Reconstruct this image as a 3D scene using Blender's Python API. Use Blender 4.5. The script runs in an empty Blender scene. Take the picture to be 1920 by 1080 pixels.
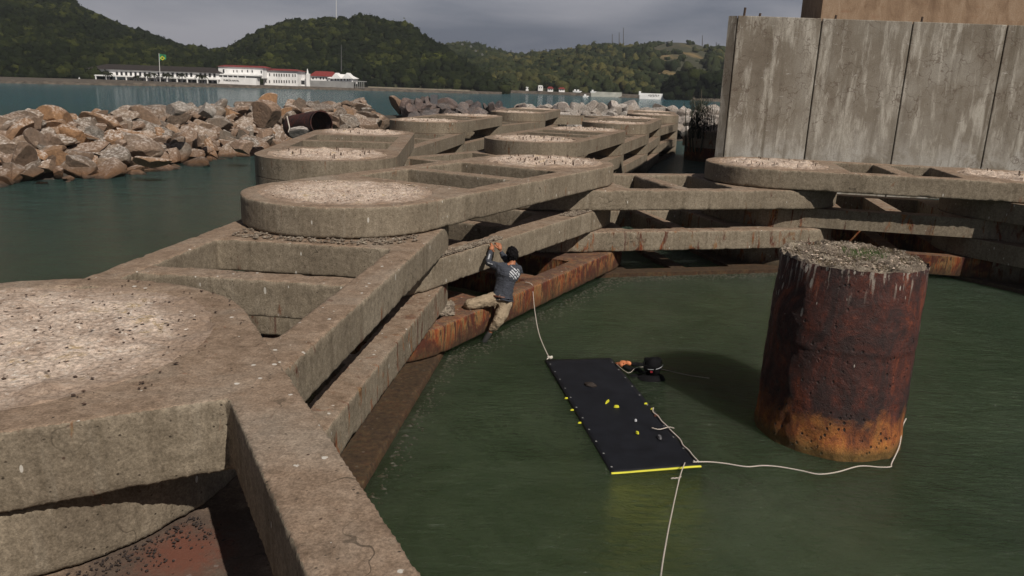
import bpy, bmesh, math, random
import numpy as np
from mathutils import Vector, Matrix, noise as mnoise
from mathutils.geometry import tessellate_polygon
random.seed(7); rng=np.random.default_rng(7)
SC=bpy.context.scene; COL=SC.collection
R=math.radians
# ---------------------------------------------------------------- camera
FPX=1450.0; PITCH=.2627; ROLL=.035; CH=4.45
_cp,_sp,_cr,_sr=math.cos(PITCH),math.sin(PITCH),math.cos(ROLL),math.sin(ROLL)
FW=Vector((0,_cp,-_sp)); U0=Vector((0,_sp,_cp)); R0=Vector((1,0,0))
RT=R0*_cr+U0*_sr; UP=-R0*_sr+U0*_cr
cam=bpy.data.cameras.new('camera'); camo=bpy.data.objects.new('camera',cam); COL.objects.link(camo)
m=Matrix((RT,UP,-FW)).transposed().to_4x4(); m.translation=Vector((0,0,CH)); camo.matrix_world=m
cam.sensor_width=36; cam.lens=36*FPX/1920; cam.clip_start=.1; cam.clip_end=9000
SC.camera=camo
def ray(x,y): return FW+RT*((x-960)/FPX)-UP*((y-540)/FPX)
def gz(x,y,z):            # point of the picture ray on the level z
    d=ray(x,y); return Vector((0,0,CH))+d*((z-CH)/d.z)
def gy(x,y,Y):            # point of the picture ray at depth Y
    d=ray(x,y); return Vector((0,0,CH))+d*(Y/d.y)
# ---------------------------------------------------------------- light
SUN_AZ=-54.0; SUN_EL=46.0
w=bpy.data.worlds.new('World'); SC.world=w; w.use_nodes=True
nt=w.node_tree; bg=nt.nodes['Background']
sky=nt.nodes.new('ShaderNodeTexSky'); sky.sky_type='NISHITA'; sky.sun_disc=False
sky.sun_elevation=R(SUN_EL); sky.sun_rotation=R(90-SUN_AZ); sky.dust_density=3
tc=nt.nodes.new('ShaderNodeTexCoord'); mp=nt.nodes.new('ShaderNodeMapping'); mp.inputs['Scale'].default_value=(1.3,1.3,6)
nz=nt.nodes.new('ShaderNodeTexNoise'); nz.inputs['Scale'].default_value=2.2; nz.inputs['Detail'].default_value=6; nz.inputs['Roughness'].default_value=.5; nz.inputs['Distortion'].default_value=.25
rp=nt.nodes.new('ShaderNodeValToRGB'); rp.color_ramp.elements[0].position=.38; rp.color_ramp.elements[1].position=.66
rp.color_ramp.elements[0].color=(1.45,1.62,2.15,1); rp.color_ramp.elements[1].color=(3.9,3.85,4.3,1)
mx=nt.nodes.new('ShaderNodeMix'); mx.data_type='RGBA'; mx.inputs[0].default_value=.88
nt.links.new(tc.outputs['Generated'],mp.inputs[0]); nt.links.new(mp.outputs[0],nz.inputs['Vector']); nt.links.new(nz.outputs['Fac'],rp.inputs[0])
nt.links.new(sky.outputs[0],mx.inputs[6]); nt.links.new(rp.outputs[0],mx.inputs[7]); sx=nt.nodes.new('ShaderNodeSeparateXYZ'); nt.links.new(tc.outputs['Generated'],sx.inputs[0])
mr=nt.nodes.new('ShaderNodeMapRange'); mr.inputs[1].default_value=.10; mr.inputs[2].default_value=.45; mr.inputs[3].default_value=1.0; mr.inputs[4].default_value=.42; nt.links.new(sx.outputs[2],mr.inputs[0])
m2=nt.nodes.new('ShaderNodeVectorMath'); m2.operation='SCALE'; nt.links.new(mx.outputs[2],m2.inputs[0]); nt.links.new(mr.outputs[0],m2.inputs['Scale']); nt.links.new(m2.outputs[0],bg.inputs[0])
bg.inputs[1].default_value=.075
sl=bpy.data.lights.new('sun','SUN'); sl.energy=3.8; sl.angle=R(.5); sl.color=(1,.92,.81)
so=bpy.data.objects.new('sun',sl); COL.objects.link(so)
sd=Vector((math.cos(R(SUN_AZ))*math.cos(R(SUN_EL)),math.sin(R(SUN_AZ))*math.cos(R(SUN_EL)),math.sin(R(SUN_EL))))
so.rotation_euler=sd.to_track_quat('Z','Y').to_euler(); so.location=(30,-20,40)
vs=SC.view_settings; SC.display_settings.display_device='sRGB'; vs.view_transform='Standard'; vs.look='None'; vs.exposure=.12; vs.gamma=1; vs.use_curve_mapping=False
# ---------------------------------------------------------------- node helper
class N:
    def __init__(s,name):
        s.m=bpy.data.materials.new(name); s.m.use_nodes=True; s.t=s.m.node_tree; s.b=s.t.nodes['Principled BSDF']
        s.out=s.t.nodes['Material Output']
    def n(s,ty,**kw):
        x=s.t.nodes.new(ty)
        for k,v in kw.items(): setattr(x,k,v)
        return x
    def l(s,a,b): s.t.links.new(a,b)
    def set(s,sock,v):
        if isinstance(v,bpy.types.NodeSocket): s.l(v,sock)
        else: sock.default_value=v
    def pos(s,scale=(1,1,1)):
        g=s.n('ShaderNodeNewGeometry'); mp=s.n('ShaderNodeMapping'); mp.inputs['Scale'].default_value=scale
        s.l(g.outputs['Position'],mp.inputs[0]); return mp.outputs[0]
    def obj(s,scale=(1,1,1)):
        g=s.n('ShaderNodeTexCoord'); mp=s.n('ShaderNodeMapping'); mp.inputs['Scale'].default_value=scale
        s.l(g.outputs['Object'],mp.inputs[0]); return mp.outputs[0]
    def noise(s,vec,scale,detail=4,rough=.55,dist=0):
        x=s.n('ShaderNodeTexNoise'); x.inputs['Scale'].default_value=scale; x.inputs['Detail'].default_value=detail
        x.inputs['Roughness'].default_value=rough; x.inputs['Distortion'].default_value=dist; s.l(vec,x.inputs['Vector']); return x.outputs['Fac']
    def vor(s,vec,scale,out='Distance',feature='F1'):
        x=s.n('ShaderNodeTexVoronoi'); x.feature=feature; x.inputs['Scale'].default_value=scale; s.l(vec,x.inputs['Vector']); return x.outputs[out]
    def ramp(s,f,lo,hi,a=0.,b=1.):
        x=s.n('ShaderNodeMapRange'); x.inputs[1].default_value=lo; x.inputs[2].default_value=hi; x.inputs[3].default_value=a; x.inputs[4].default_value=b
        s.l(f,x.inputs[0]); return x.outputs[0]
    def cr(s,f,stops):
        x=s.n('ShaderNodeValToRGB'); e=x.color_ramp.elements
        while len(e)<len(stops): e.new(.5)
        for i,(p,c) in enumerate(stops): e[i].position=p; e[i].color=(*c,1)
        s.l(f,x.inputs[0]); return x.outputs[0]
    def mix(s,f,a,b,mode='MIX'):
        x=s.n('ShaderNodeMix'); x.data_type='RGBA'; x.blend_type=mode
        s.set(x.inputs[0],f); s.set(x.inputs[6],a if not isinstance(a,tuple) else (*a,1)); s.set(x.inputs[7],b if not isinstance(b,tuple) else (*b,1)); return x.outputs[2]
    def math(s,op,a,b=0.):
        x=s.n('ShaderNodeMath'); x.operation=op; s.set(x.inputs[0],a); s.set(x.inputs[1],b); return x.outputs[0]
    def sep(s,vec):
        x=s.n('ShaderNodeSeparateXYZ'); s.l(vec,x.inputs[0]); return x.outputs
    def nrm(s): 
        return s.sep(s.n('ShaderNodeNewGeometry').outputs['True Normal'])
    def base(s,c): s.set(s.b.inputs['Base Color'],c if not isinstance(c,tuple) else (*c,1))
    def rough(s,v): s.set(s.b.inputs['Roughness'],v)
    def bump(s,h,strength=.3,dist=.02,prev=None):
        x=s.n('ShaderNodeBump'); x.inputs['Strength'].default_value=strength; x.inputs['Distance'].default_value=dist; s.l(h,x.inputs['Height'])
        if prev: s.l(prev,x.inputs['Normal'])
        s.l(x.outputs[0],s.b.inputs['Normal']); return x.outputs[0]
def flat(name,c,rough=.6,metal=0,var=.25,scale=8):
    q=N(name); f=q.noise(q.obj(),scale,3); d=tuple(x*(1-var) for x in c); e=tuple(min(1,x*(1+var)) for x in c)
    q.base(q.cr(f,[(.3,d),(.7,e)])); q.rough(rough); q.b.inputs['Metallic'].default_value=metal; return q.m
# ---------------------------------------------------------------- materials
def concrete(name,rust=0.,tone=1.,wet=True,grey=0.):
    q=N(name); P=q.pos(); Z=q.sep(P)[2]; nx=q.nrm()
    def T(c): 
        g=sum(c)/3; return tuple(max(.004,(g+(x-g)*1.05)*tone) for x in c)
    big=q.noise(P,.9,5,.6,.4); med=q.noise(P,5,5,.65); fine=q.noise(P,60,3,.7); grit=q.noise(P,16,7,.85)
    side=q.cr(big,[(.28,T((.16,.133,.102))),(.5,T((.215,.182,.14))),(.72,T((.265,.228,.18)))])
    st=q.noise(q.pos((4.5,4.5,.35)),1.6,6,.6,.3)
    side=q.mix(q.ramp(st,.5,.78,0,.75),side,T((.11,.09,.066)))
    st2=q.noise(q.pos((9,9,.5)),1.0,4,.6,.2)
    side=q.mix(q.ramp(st2,.6,.8,0,.35),side,T((.36,.33,.28)))
    top=q.cr(med,[(.25,T((.145,.104,.075))),(.5,T((.24,.178,.133))),(.75,T((.32,.25,.195)))])
    top=q.mix(q.ramp(big,.5,.72,0,.6),top,T((.30,.265,.225)))
    isup=q.ramp(nx[2],.5,.8)
    c=q.mix(isup,side,top)
    c=q.mix(.9,c,q.cr(fine,[(.3,(.6,.6,.6)),(.7,(1.3,1.3,1.3))]),'MULTIPLY')
    c=q.mix(.85,c,q.cr(grit,[(.33,(.55,.53,.5)),(.66,(1.4,1.4,1.4))]),'MULTIPLY')
    c=q.mix(q.math('MULTIPLY',q.ramp(q.vor(P,9),.05,.11,1,0),q.ramp(q.noise(P,3,3),.5,.58)),c,T((.07,.045,.035)))
    # pits
    pit=q.vor(P,17); pm=q.math('MULTIPLY',q.ramp(pit,.07,.16,1,0),q.ramp(q.noise(P,6,2),.5,.6))
    c=q.mix(pm,c,T((.055,.045,.035)))
    # droppings: spots on top, runs on the sides
    v=q.n('ShaderNodeTexVoronoi'); v.inputs['Scale'].default_value=7.5; q.l(P,v.inputs['Vector'])
    rr=q.ramp(q.sep(v.outputs['Color'])[0],.4,1,0.0,.17)
    dj=q.math('ADD',v.outputs['Distance'],q.math('MULTIPLY',q.math('SUBTRACT',q.noise(P,30,4,.7),.5),.28))
    sp=q.math('MULTIPLY',q.math('LESS_THAN',dj,rr),isup)
    c=q.mix(q.math('MULTIPLY',sp,.8),c,(.62,.6,.56))
    v2=q.n('ShaderNodeTexVoronoi'); v2.inputs['Scale'].default_value=4.2; q.l(q.pos((2.2,2.2,.8)),v2.inputs['Vector'])
    r2=q.ramp(q.sep(v2.outputs['Color'])[1],.5,1,0,.15)
    d2=q.math('MULTIPLY',q.math('LESS_THAN',v2.outputs['Distance'],r2),q.math('SUBTRACT',1,isup))
    c=q.mix(q.math('MULTIPLY',d2,.7),c,(.6,.58,.54))
    # thin cracks
    cv=q.n('ShaderNodeTexVoronoi'); cv.feature='DISTANCE_TO_EDGE'; cv.inputs['Scale'].default_value=.8
    vm=q.n('ShaderNodeVectorMath'); vm.operation='ADD'; nn=q.n('ShaderNodeTexNoise'); nn.inputs['Scale'].default_value=3; q.l(P,nn.inputs['Vector']); q.l(P,vm.inputs[0]); q.l(nn.outputs['Color'],vm.inputs[1]); q.l(vm.outputs[0],cv.inputs['Vector'])
    ck=q.math('MULTIPLY',q.math('LESS_THAN',cv.outputs['Distance'],.006),q.ramp(q.noise(P,.6,2),.52,.6))
    c=q.mix(q.math('MULTIPLY',ck,.7),c,T((.05,.04,.03)))
    if rust>0:
        rs=q.noise(q.pos((3,3,.8)),1.5,6,.65,.8); rc=q.noise(q.pos((6,6,.8)),1.3,6,.75,.9)
        rcol=q.cr(rc,[(.2,(.035,.018,.014)),(.38,(.12,.028,.018)),(.46,(.26,.07,.022)),(.52,(.24,.16,.07)),(.57,(.04,.016,.014)),(.64,(.14,.026,.018)),(.72,(.34,.25,.15)),(.85,(.06,.035,.028))])
        rm=q.ramp(rs,.72-.5*rust,.80-.5*rust)
        rm=q.math('MULTIPLY',rm,q.mix(isup,(1,1,1),(.55,.55,.55)))
        rcol=q.mix(q.ramp(q.noise(q.pos((1.5,1.5,1.2)),1.4,6,.7,.6),.44,.56,0,.9),rcol,q.mix(q.noise(P,20,4,.7),(.03,.012,.012),(.11,.03,.02)))
        c=q.mix(rm,c,rcol)
    if wet:
        zn=q.math('ADD',Z,q.math('MULTIPLY',q.math('SUBTRACT',q.noise(P,5,4),.5),.35))
        c=q.mix(q.ramp(zn,.02,.32,.85,0),c,q.cr(q.noise(P,12,4,.7),[(.3,(.018,.014,.01)),(.6,(.06,.04,.022)),(.8,(.12,.09,.05))]))
    q.base(c); q.rough(.9); q.b.inputs['Specular IOR Level'].default_value=.25
    h=q.math('ADD',q.math('ADD',q.math('MULTIPLY',fine,.5),grit),q.math('MULTIPLY',pm,-1.2))
    q.bump(h,.55,.012); return q.m
M_con=concrete('concrete',.18); M_conlow=concrete('concrete_stained',.34); M_rust=concrete('concrete_rusted',1.0,.62); M_tide=concrete('concrete_tidal',.75,.36)
M_con2=concrete('concrete_inner',.22,.95)
def M_stainf():
    m=concrete('concrete_red_stain',.2); t=m.node_tree; b=t.nodes['Principled BSDF']; src=b.inputs['Base Color'].links[0].from_socket
    g=t.nodes.new('ShaderNodeNewGeometry'); d=t.nodes.new('ShaderNodeVectorMath'); d.operation='DISTANCE'; t.links.new(g.outputs['Position'],d.inputs[0]); d.inputs[1].default_value=(-2.0,4.25,1.5)
    n=t.nodes.new('ShaderNodeTexNoise'); n.inputs['Scale'].default_value=7; n.inputs['Detail'].default_value=9; n.inputs['Roughness'].default_value=.82; t.links.new(g.outputs['Position'],n.inputs['Vector'])
    a=t.nodes.new('ShaderNodeMath'); a.operation='MULTIPLY_ADD'; a.inputs[1].default_value=.95; t.links.new(n.outputs['Fac'],a.inputs[0]); t.links.new(d.outputs['Value'],a.inputs[2])
    r=t.nodes.new('ShaderNodeMapRange'); r.inputs[1].default_value=.58; r.inputs[2].default_value=.84; r.inputs[3].default_value=.8; r.inputs[4].default_value=0; t.links.new(a.outputs[0],r.inputs[0])
    r2=t.nodes.new('ShaderNodeMapRange'); r2.inputs[1].default_value=.95; r2.inputs[2].default_value=1.25; r2.inputs[3].default_value=.75; r2.inputs[4].default_value=0; t.links.new(a.outputs[0],r2.inputs[0])
    m0=t.nodes.new('ShaderNodeMix'); m0.data_type='RGBA'; m0.inputs[7].default_value=(.055,.04,.035,1); t.links.new(r2.outputs[0],m0.inputs[0]); t.links.new(src,m0.inputs[6])
    m1=t.nodes.new('ShaderNodeMix'); m1.data_type='RGBA'; m1.inputs[7].default_value=(.16,.058,.038,1); t.links.new(r.outputs[0],m1.inputs[0]); t.links.new(m0.outputs[2],m1.inputs[6]); t.links.new(m1.outputs[2],b.inputs['Base Color']); return m
M_stain=M_stainf()
def M_wallf():
    q=N('pier_concrete'); P=q.pos(); Z=q.sep(P)[2]
    big=q.noise(P,.55,6,.65,.6); med=q.noise(q.pos((2.6,2.6,.55)),1.2,8,.72,.25); fine=q.noise(P,40,4,.75)
    c=q.cr(big,[(.28,(.135,.11,.084)),(.48,(.195,.17,.138)),(.66,(.26,.238,.205))])
    c=q.mix(q.ramp(med,.5,.62,0,.8),c,(.42,.395,.35)); c=q.mix(q.ramp(q.noise(q.pos((3,3,.4)),.9,8,.7,.2),.54,.7,0,.6),c,(.10,.08,.06))
    c=q.mix(q.math('MULTIPLY',q.ramp(q.math('ADD',Z,q.math('MULTIPLY',big,3)),3.6,5.0,1,0),q.ramp(q.noise(P,1.4,5,.7,.6),.42,.58)),c,(.40,.385,.36))
    c=q.mix(q.ramp(q.noise(q.pos((5,5,.25)),1.1,5,.6,.3),.55,.75,0,.75),c,(.11,.09,.065))
    c=q.mix(q.ramp(q.noise(q.pos((1,1,3.5)),3,6,.8,.2),.62,.68,0,.6),c,(.5,.48,.45))
    # crazing
    cv=q.n('ShaderNodeTexVoronoi'); cv.feature='DISTANCE_TO_EDGE'; cv.inputs['Scale'].default_value=1.7
    vm=q.n('ShaderNodeVectorMath'); vm.operation='ADD'; nn=q.n('ShaderNodeTexNoise'); nn.inputs['Scale'].default_value=2.5; q.l(P,nn.inputs['Vector']); q.l(P,vm.inputs[0]); q.l(nn.outputs['Color'],vm.inputs[1]); q.l(vm.outputs[0],cv.inputs['Vector'])
    ck=q.math('MULTIPLY',q.math('LESS_THAN',cv.outputs['Distance'],.018),q.ramp(q.noise(P,.7,2),.5,.58))
    c=q.mix(q.math('MULTIPLY',ck,.55),c,(.09,.06,.045))
    c=q.mix(.8,c,q.cr(fine,[(.3,(.7,.7,.7)),(.7,(1.2,1.2,1.2))]),'MULTIPLY')
    q.base(c); q.rough(.92); q.bump(q.math('ADD',q.math('ADD',fine,med),q.math('MULTIPLY',ck,-2)),.4,.02); return q.m
M_wall=M_wallf()
def M_orangef():
    q=N('ochre_concrete'); P=q.pos(); f=q.noise(q.pos((2,2,.8)),1.5,6,.7,.6)
    c=q.cr(f,[(.3,(.16,.10,.062)),(.5,(.25,.17,.11)),(.7,(.32,.235,.165))]); c=q.mix(q.ramp(q.noise(q.pos((1,1,4)),2,5),.6,.75,0,.6),c,(.2,.09,.05))
    c=q.mix(.6,c,q.cr(q.noise(P,30,4,.7),[(.3,(.7,.7,.7)),(.7,(1.2,1.2,1.2))]),'MULTIPLY')
    q.base(c); q.rough(.9); q.bump(q.noise(P,25,4),.3,.02); return q.m
M_orange=M_orangef()
def M_rustf(name,dark=1.,attr=None):
    q=N(name); P=q.pos(); Z=q.sep(P)[2]
    a=q.noise(q.pos((1.6,1.6,1.0)),1.3,9,.78,.6); b=q.noise(P,9,6,.75,.3); f=q.noise(P,45,4,.8)
    c=q.cr(a,[(.3,(.010,.006,.007)),(.46,(.028,.010,.009)),(.56,(.07,.016,.010)),(.63,(.17,.038,.014)),(.7,(.05,.02,.014)),(.82,(.03,.016,.013))])
    c=q.mix(q.ramp(b,.55,.75,0,.7),c,(.02,.012,.014))
    zz=q.math('ADD',Z,q.math('MULTIPLY',q.math('SUBTRACT',q.noise(P,2.2,5,.7,.5),.5),1.3))
    oc=q.cr(q.noise(q.pos((2,2,1)),3,6,.75,.6),[(.3,(.07,.022,.010)),(.48,(.36,.11,.025)),(.6,(.5,.2,.04)),(.7,(.12,.05,.025)),(.8,(.25,.15,.10))])
    if attr: c=q.mix(q.ramp(zz,.0,.5,.95,0),c,oc)
    pit=q.math('ADD',q.vor(q.pos((1,1,.8)),13),q.math('MULTIPLY',q.math('SUBTRACT',q.noise(P,18,4,.7),.5),.5)); pm=q.math('MULTIPLY',q.ramp(pit,.12,.26,1,0),q.ramp(q.math('SUBTRACT',q.noise(P,3.0,4),q.math('MULTIPLY',Z,.05)),.42,.52))
    c=q.mix(pm,c,(.015,.009,.009))
    if attr:
        v2=q.n('ShaderNodeTexVoronoi'); v2.inputs['Scale'].default_value=4.5; q.l(q.pos((2.6,2.6,.7)),v2.inputs['Vector'])
        r2=q.ramp(q.sep(v2.outputs['Color'])[1],.35,1,0,.2)
        zt=q.ramp(Z,.7,2.3,.2,1.5)
        d2=q.math('LESS_THAN',q.math('ADD',v2.outputs['Distance'],q.math('MULTIPLY',q.math('SUBTRACT',f,.5),.12)),q.math('MULTIPLY',r2,zt))
        c=q.mix(q.math('MULTIPLY',d2,.75),c,(.42,.39,.35))
        dr=q.math('MULTIPLY',q.ramp(q.noise(q.pos((14,14,.8)),1.2,3,.6),.55,.6),q.ramp(q.math('ADD',Z,q.math('MULTIPLY',q.noise(q.pos((9,9,.1)),1.5,2),.5)),2.2,2.52))
        c=q.mix(q.math('MULTIPLY',dr,.8),c,(.34,.30,.26))
        c=q.mix(q.ramp(Z,-.02,.12,.8,0),c,(.09,.07,.02))
    c=q.mix(.7,c,q.cr(f,[(.3,(.55,.55,.55)),(.7,(1.4,1.4,1.4))]),'MULTIPLY')
    q.base(c); q.rough(q.ramp(b,.3,.7,.55,.9)); q.b.inputs['Metallic'].default_value=.0
    q.bump(q.math('ADD',q.math('ADD',b,q.math('MULTIPLY',f,.4)),q.math('MULTIPLY',pm,-1.)),.8,.03); return q.m
M_rpile=M_rustf('rusted_steel',1,1); M_rpipe=M_rustf('rusted_pipe')
def M_rubf():
    q=N('bleached_rubble'); P=q.pos(); a=q.noise(P,3,5,.7,.5); b=q.noise(P,30,5,.8)
    c=q.cr(a,[(.3,(.25,.185,.145)),(.45,(.40,.32,.265)),(.58,(.50,.42,.36)),(.66,(.36,.27,.16)),(.78,(.6,.53,.47))])
    c=q.mix(.9,c,q.cr(b,[(.35,(.35,.33,.31)),(.6,(1.45,1.42,1.4))]),'MULTIPLY')
    c=q.mix(q.ramp(q.noise(P,14,6,.85),.56,.62),c,(.66,.6,.54))
    c=q.mix(q.ramp(q.noise(P,2.2,6,.85,.3),.6,.68,0,.85),c,(.085,.07,.06))
    at=q.n('ShaderNodeAttribute'); at.attribute_name='rim'; at.attribute_type='GEOMETRY'
    e=q.ramp(q.math('ADD',at.outputs['Fac'],q.math('MULTIPLY',q.math('SUBTRACT',q.noise(P,2.5,5,.7),.5),.9)),.68,1.0)
    tc_=q.cr(q.noise(P,5,5,.65),[(.25,(.15,.104,.075)),(.5,(.245,.178,.133)),(.75,(.33,.25,.195))]); tc_=q.mix(.85,tc_,q.cr(b,[(.35,(.6,.58,.55)),(.6,(1.35,1.35,1.35))]),'MULTIPLY')
    c=q.mix(e,c,tc_)
    q.base(c); q.rough(.95); q.bump(b,.6,.02); return q.m
M_rub=M_rubf()
def M_dirtf():
    q=N('weedy_dirt'); P=q.pos(); a=q.noise(P,5,5,.8,.5); b=q.noise(P,35,5,.8)
    c=q.cr(a,[(.3,(.09,.07,.055)),(.48,(.2,.16,.125)),(.6,(.36,.31,.25)),(.72,(.17,.15,.09))])
    c=q.mix(.85,c,q.cr(b,[(.35,(.4,.4,.4)),(.65,(1.5,1.5,1.5))]),'MULTIPLY')
    q.base(c); q.rough(.95); q.bump(b,1,.03); return q.m
M_dirt=M_dirtf()
def M_rockf(name,stops,white=.6):
    q=N(name); oi=q.n('ShaderNodeObjectInfo'); P=q.obj(); g=q.n('ShaderNodeNewGeometry')
    vm=q.n('ShaderNodeVectorMath'); vm.operation='ADD'; q.l(g.outputs['Position'],vm.inputs[0]); q.l(oi.outputs['Location'],vm.inputs[1]); PW=vm.outputs[0]
    c=q.cr(q.math('FRACT',q.math('ADD',oi.outputs['Random'],q.math('MULTIPLY',q.noise(P,.35,1),0 if name=='x' else .0))),stops)
    a=q.noise(PW,1.7,5,.65,.6); c=q.mix(q.ramp(a,.42,.72,0,.7),c,q.mix(.35,c,(.24,.13,.065)))
    c=q.mix(.85,c,q.cr(q.noise(PW,7,6,.8),[(.3,(.45,.43,.42)),(.7,(1.5,1.5,1.5))]),'MULTIPLY')
    up=q.ramp(q.nrm()[2],.45,.95)
    gu=q.math('MULTIPLY',up,q.ramp(q.noise(PW,7,6,.8,.3),.48,.6))
    wr=q.math('MULTIPLY',gu,q.ramp(oi.outputs['Random'],.2,.9,white*.6,white*1.2))
    c=q.mix(wr,c,(.62,.585,.56))
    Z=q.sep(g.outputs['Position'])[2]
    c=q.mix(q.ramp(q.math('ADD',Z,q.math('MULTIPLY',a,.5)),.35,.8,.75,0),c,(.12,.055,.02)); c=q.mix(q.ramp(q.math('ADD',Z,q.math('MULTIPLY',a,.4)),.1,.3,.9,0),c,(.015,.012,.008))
    q.base(c); q.rough(.88); q.bump(q.math('ADD',q.noise(PW,7,5,.7),q.math('MULTIPLY',q.noise(PW,30,3),.3)),.6,.08); return q.m
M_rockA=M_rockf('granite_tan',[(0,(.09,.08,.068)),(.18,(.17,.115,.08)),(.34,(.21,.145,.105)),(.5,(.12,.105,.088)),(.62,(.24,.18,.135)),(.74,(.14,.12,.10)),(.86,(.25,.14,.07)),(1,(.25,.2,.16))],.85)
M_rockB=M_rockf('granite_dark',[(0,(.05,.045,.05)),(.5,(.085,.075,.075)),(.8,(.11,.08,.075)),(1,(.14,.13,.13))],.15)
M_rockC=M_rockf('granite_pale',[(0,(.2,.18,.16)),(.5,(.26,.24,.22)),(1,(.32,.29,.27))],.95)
M_core=flat('rubble_core',(.05,.042,.034),.95,0,.4,3)
def M_waterf():
    q=N('sea_water'); P=q.pos(); xyz=q.sep(P)
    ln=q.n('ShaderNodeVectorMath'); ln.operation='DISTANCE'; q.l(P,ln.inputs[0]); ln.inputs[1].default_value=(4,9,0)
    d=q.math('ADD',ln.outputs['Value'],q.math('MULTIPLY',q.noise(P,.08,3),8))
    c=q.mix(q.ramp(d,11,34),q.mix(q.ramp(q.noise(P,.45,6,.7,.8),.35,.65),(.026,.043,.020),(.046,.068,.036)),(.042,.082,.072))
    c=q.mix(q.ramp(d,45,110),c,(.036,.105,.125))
    q.base(c); q.b.inputs['Subsurface Weight'].default_value=.85; q.b.inputs['Subsurface Radius'].default_value=(.7,1.0,.6); q.b.subsurface_method='BURLEY'; q.b.inputs['Subsurface Scale'].default_value=2.0
    w1=q.noise(q.pos((1.3,4.0,1)),3.4,5,.65,.6); w2=q.noise(q.pos((1,2.0,1)),.9,4,.6,.6)
    nearb=q.bump(q.math('ADD',w1,q.math('MULTIPLY',w2,1.6)),1.0,.13)
    w3=q.noise(q.pos((.5,1.1,1)),.9,6,.7,.4)
    s=q.ramp(ln.outputs['Value'],9,30,.0,1.)
    bp=q.n('ShaderNodeBump'); q.l(s,bp.inputs['Strength']); bp.inputs['Distance'].default_value=.7; q.l(w3,bp.inputs['Height']); q.l(nearb,bp.inputs['Normal']); q.l(bp.outputs[0],q.b.inputs['Normal'])
    q.rough(.09); q.b.inputs['IOR'].default_value=1.33; q.b.inputs['Specular IOR Level'].default_value=.5
    return q.m
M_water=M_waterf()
M_black=flat('black_foam',(.008,.009,.013),.6,0,.3,5); M_black.node_tree.nodes['Principled BSDF'].inputs['Specular IOR Level'].default_value=.25; M_yellow=flat('yellow_foam',(.62,.6,.03),.6,0,.1)
M_rope=None
def M_ropef():
    q=N('braided_rope'); uv=q.n('ShaderNodeUVMap'); s=q.sep(uv.outputs[0]); 
    k=q.math('FRACT',q.math('ADD',q.math('MULTIPLY',s[1],26),s[0]))
    q.base(q.mix(q.math('GREATER_THAN',k,.68),(.62,.58,.53),(.2,.12,.09))); q.rough(.9); return q.m
M_rope=M_ropef()
M_rebar=flat('corroded_rebar',(.07,.045,.032),.9,0,.4,20)
M_white=flat('white_paint',(.8,.8,.8),.7,0,.12,.6); M_roof=flat('red_roof',(.2,.028,.024),.7,0,.2,1); M_droof=flat('dark_brown_roof',(.022,.016,.014),.8,0,.3,1)
M_glass=flat('dark_window',(.02,.02,.022),.4,0,.2,1); M_grey=flat('grey_render',(.26,.26,.26),.85,0,.2,.6)
M_green=flat('flag_green',(.02,.2,.09),.8,0,.1); M_metalw=flat('painted_mast',(.6,.6,.6),.6,0,.1); M_metald=flat('dark_mast',(.1,.1,.11),.7,0,.2)
M_skin=flat('skin',(.38,.15,.075),.6,0,.1,6); M_hair=flat('black_hair',(.006,.005,.006),.8,0,.4,60); M_hair.node_tree.nodes['Principled BSDF'].inputs['Specular IOR Level'].default_value=.1
M_neo=flat('neoprene',(.005,.005,.006),.85,0,.3,8); M_neo.node_tree.nodes['Principled BSDF'].inputs['Specular IOR Level'].default_value=.12; M_boot=flat('dark_boot',(.035,.035,.035),.8,0,.3,9); M_belt=flat('brown_leather',(.10,.03,.015),.55,0,.2,9)
def cloth(name,c1,c2,k,stripe=0):
    q=N(name); P=q.obj(); a=q.noise(P,9,5,.6,.8); q.base(q.cr(a,[(.3,c1),(.7,c2)])); q.rough(.9)
    wv=q.noise(q.obj((1,1,2.6)),k,3,.5,1.2); q.bump(wv,.9,.03); return q.m
M_shirt=cloth('grey_blue_jersey',(.028,.032,.044),(.055,.062,.082),14); M_trou=cloth('khaki_cotton',(.24,.185,.125),(.36,.285,.2),13)
M_print=flat('white_print',(.5,.52,.56),.8,0,.1,30)
def M_weedf():
    q=N('seaweed'); P=q.pos(); q.base(q.cr(q.noise(P,12,5,.8),[(.3,(.014,.013,.006)),(.5,(.028,.026,.011)),(.66,(.04,.034,.015)),(.8,(.055,.045,.02))])); q.rough(.6); return q.m
M_weed=M_weedf()
# ---------------------------------------------------------------- object helpers
def tag(o,label=None,cat=None,group=None,kind=None):
    if label: o['label']=label
    if cat: o['category']=cat
    if group: o['group']=group
    if kind: o['kind']=kind
    return o
def link(name,me,mat=None,parent=None):
    o=bpy.data.objects.new(name,me)
    if mat is not None and me is not None:
        me.materials.clear()
        for x in (mat if isinstance(mat,(list,tuple)) else [mat]): me.materials.append(x)
    COL.objects.link(o)
    if parent is not None:
        o.parent=parent; o.matrix_parent_inverse=parent.matrix_world.inverted() if False else Matrix.Translation(-Vector(parent.location)) @ Matrix.Identity(4) if parent.rotation_euler.z==0 else parent.matrix_basis.inverted()
    return o
def mesh(name,vs,fs,mat=None,parent=None,smooth=False):
    me=bpy.data.meshes.new(name); me.from_pydata([tuple(v) for v in vs],[],[tuple(f) for f in fs]); me.update()
    if smooth: me.polygons.foreach_set('use_smooth',[True]*len(me.polygons))
    return link(name,me,mat,parent)
def empty(name,loc):
    o=bpy.data.objects.new(name,None); COL.objects.link(o); o.location=Vector(loc); o.empty_display_size=.3; return o
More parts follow.
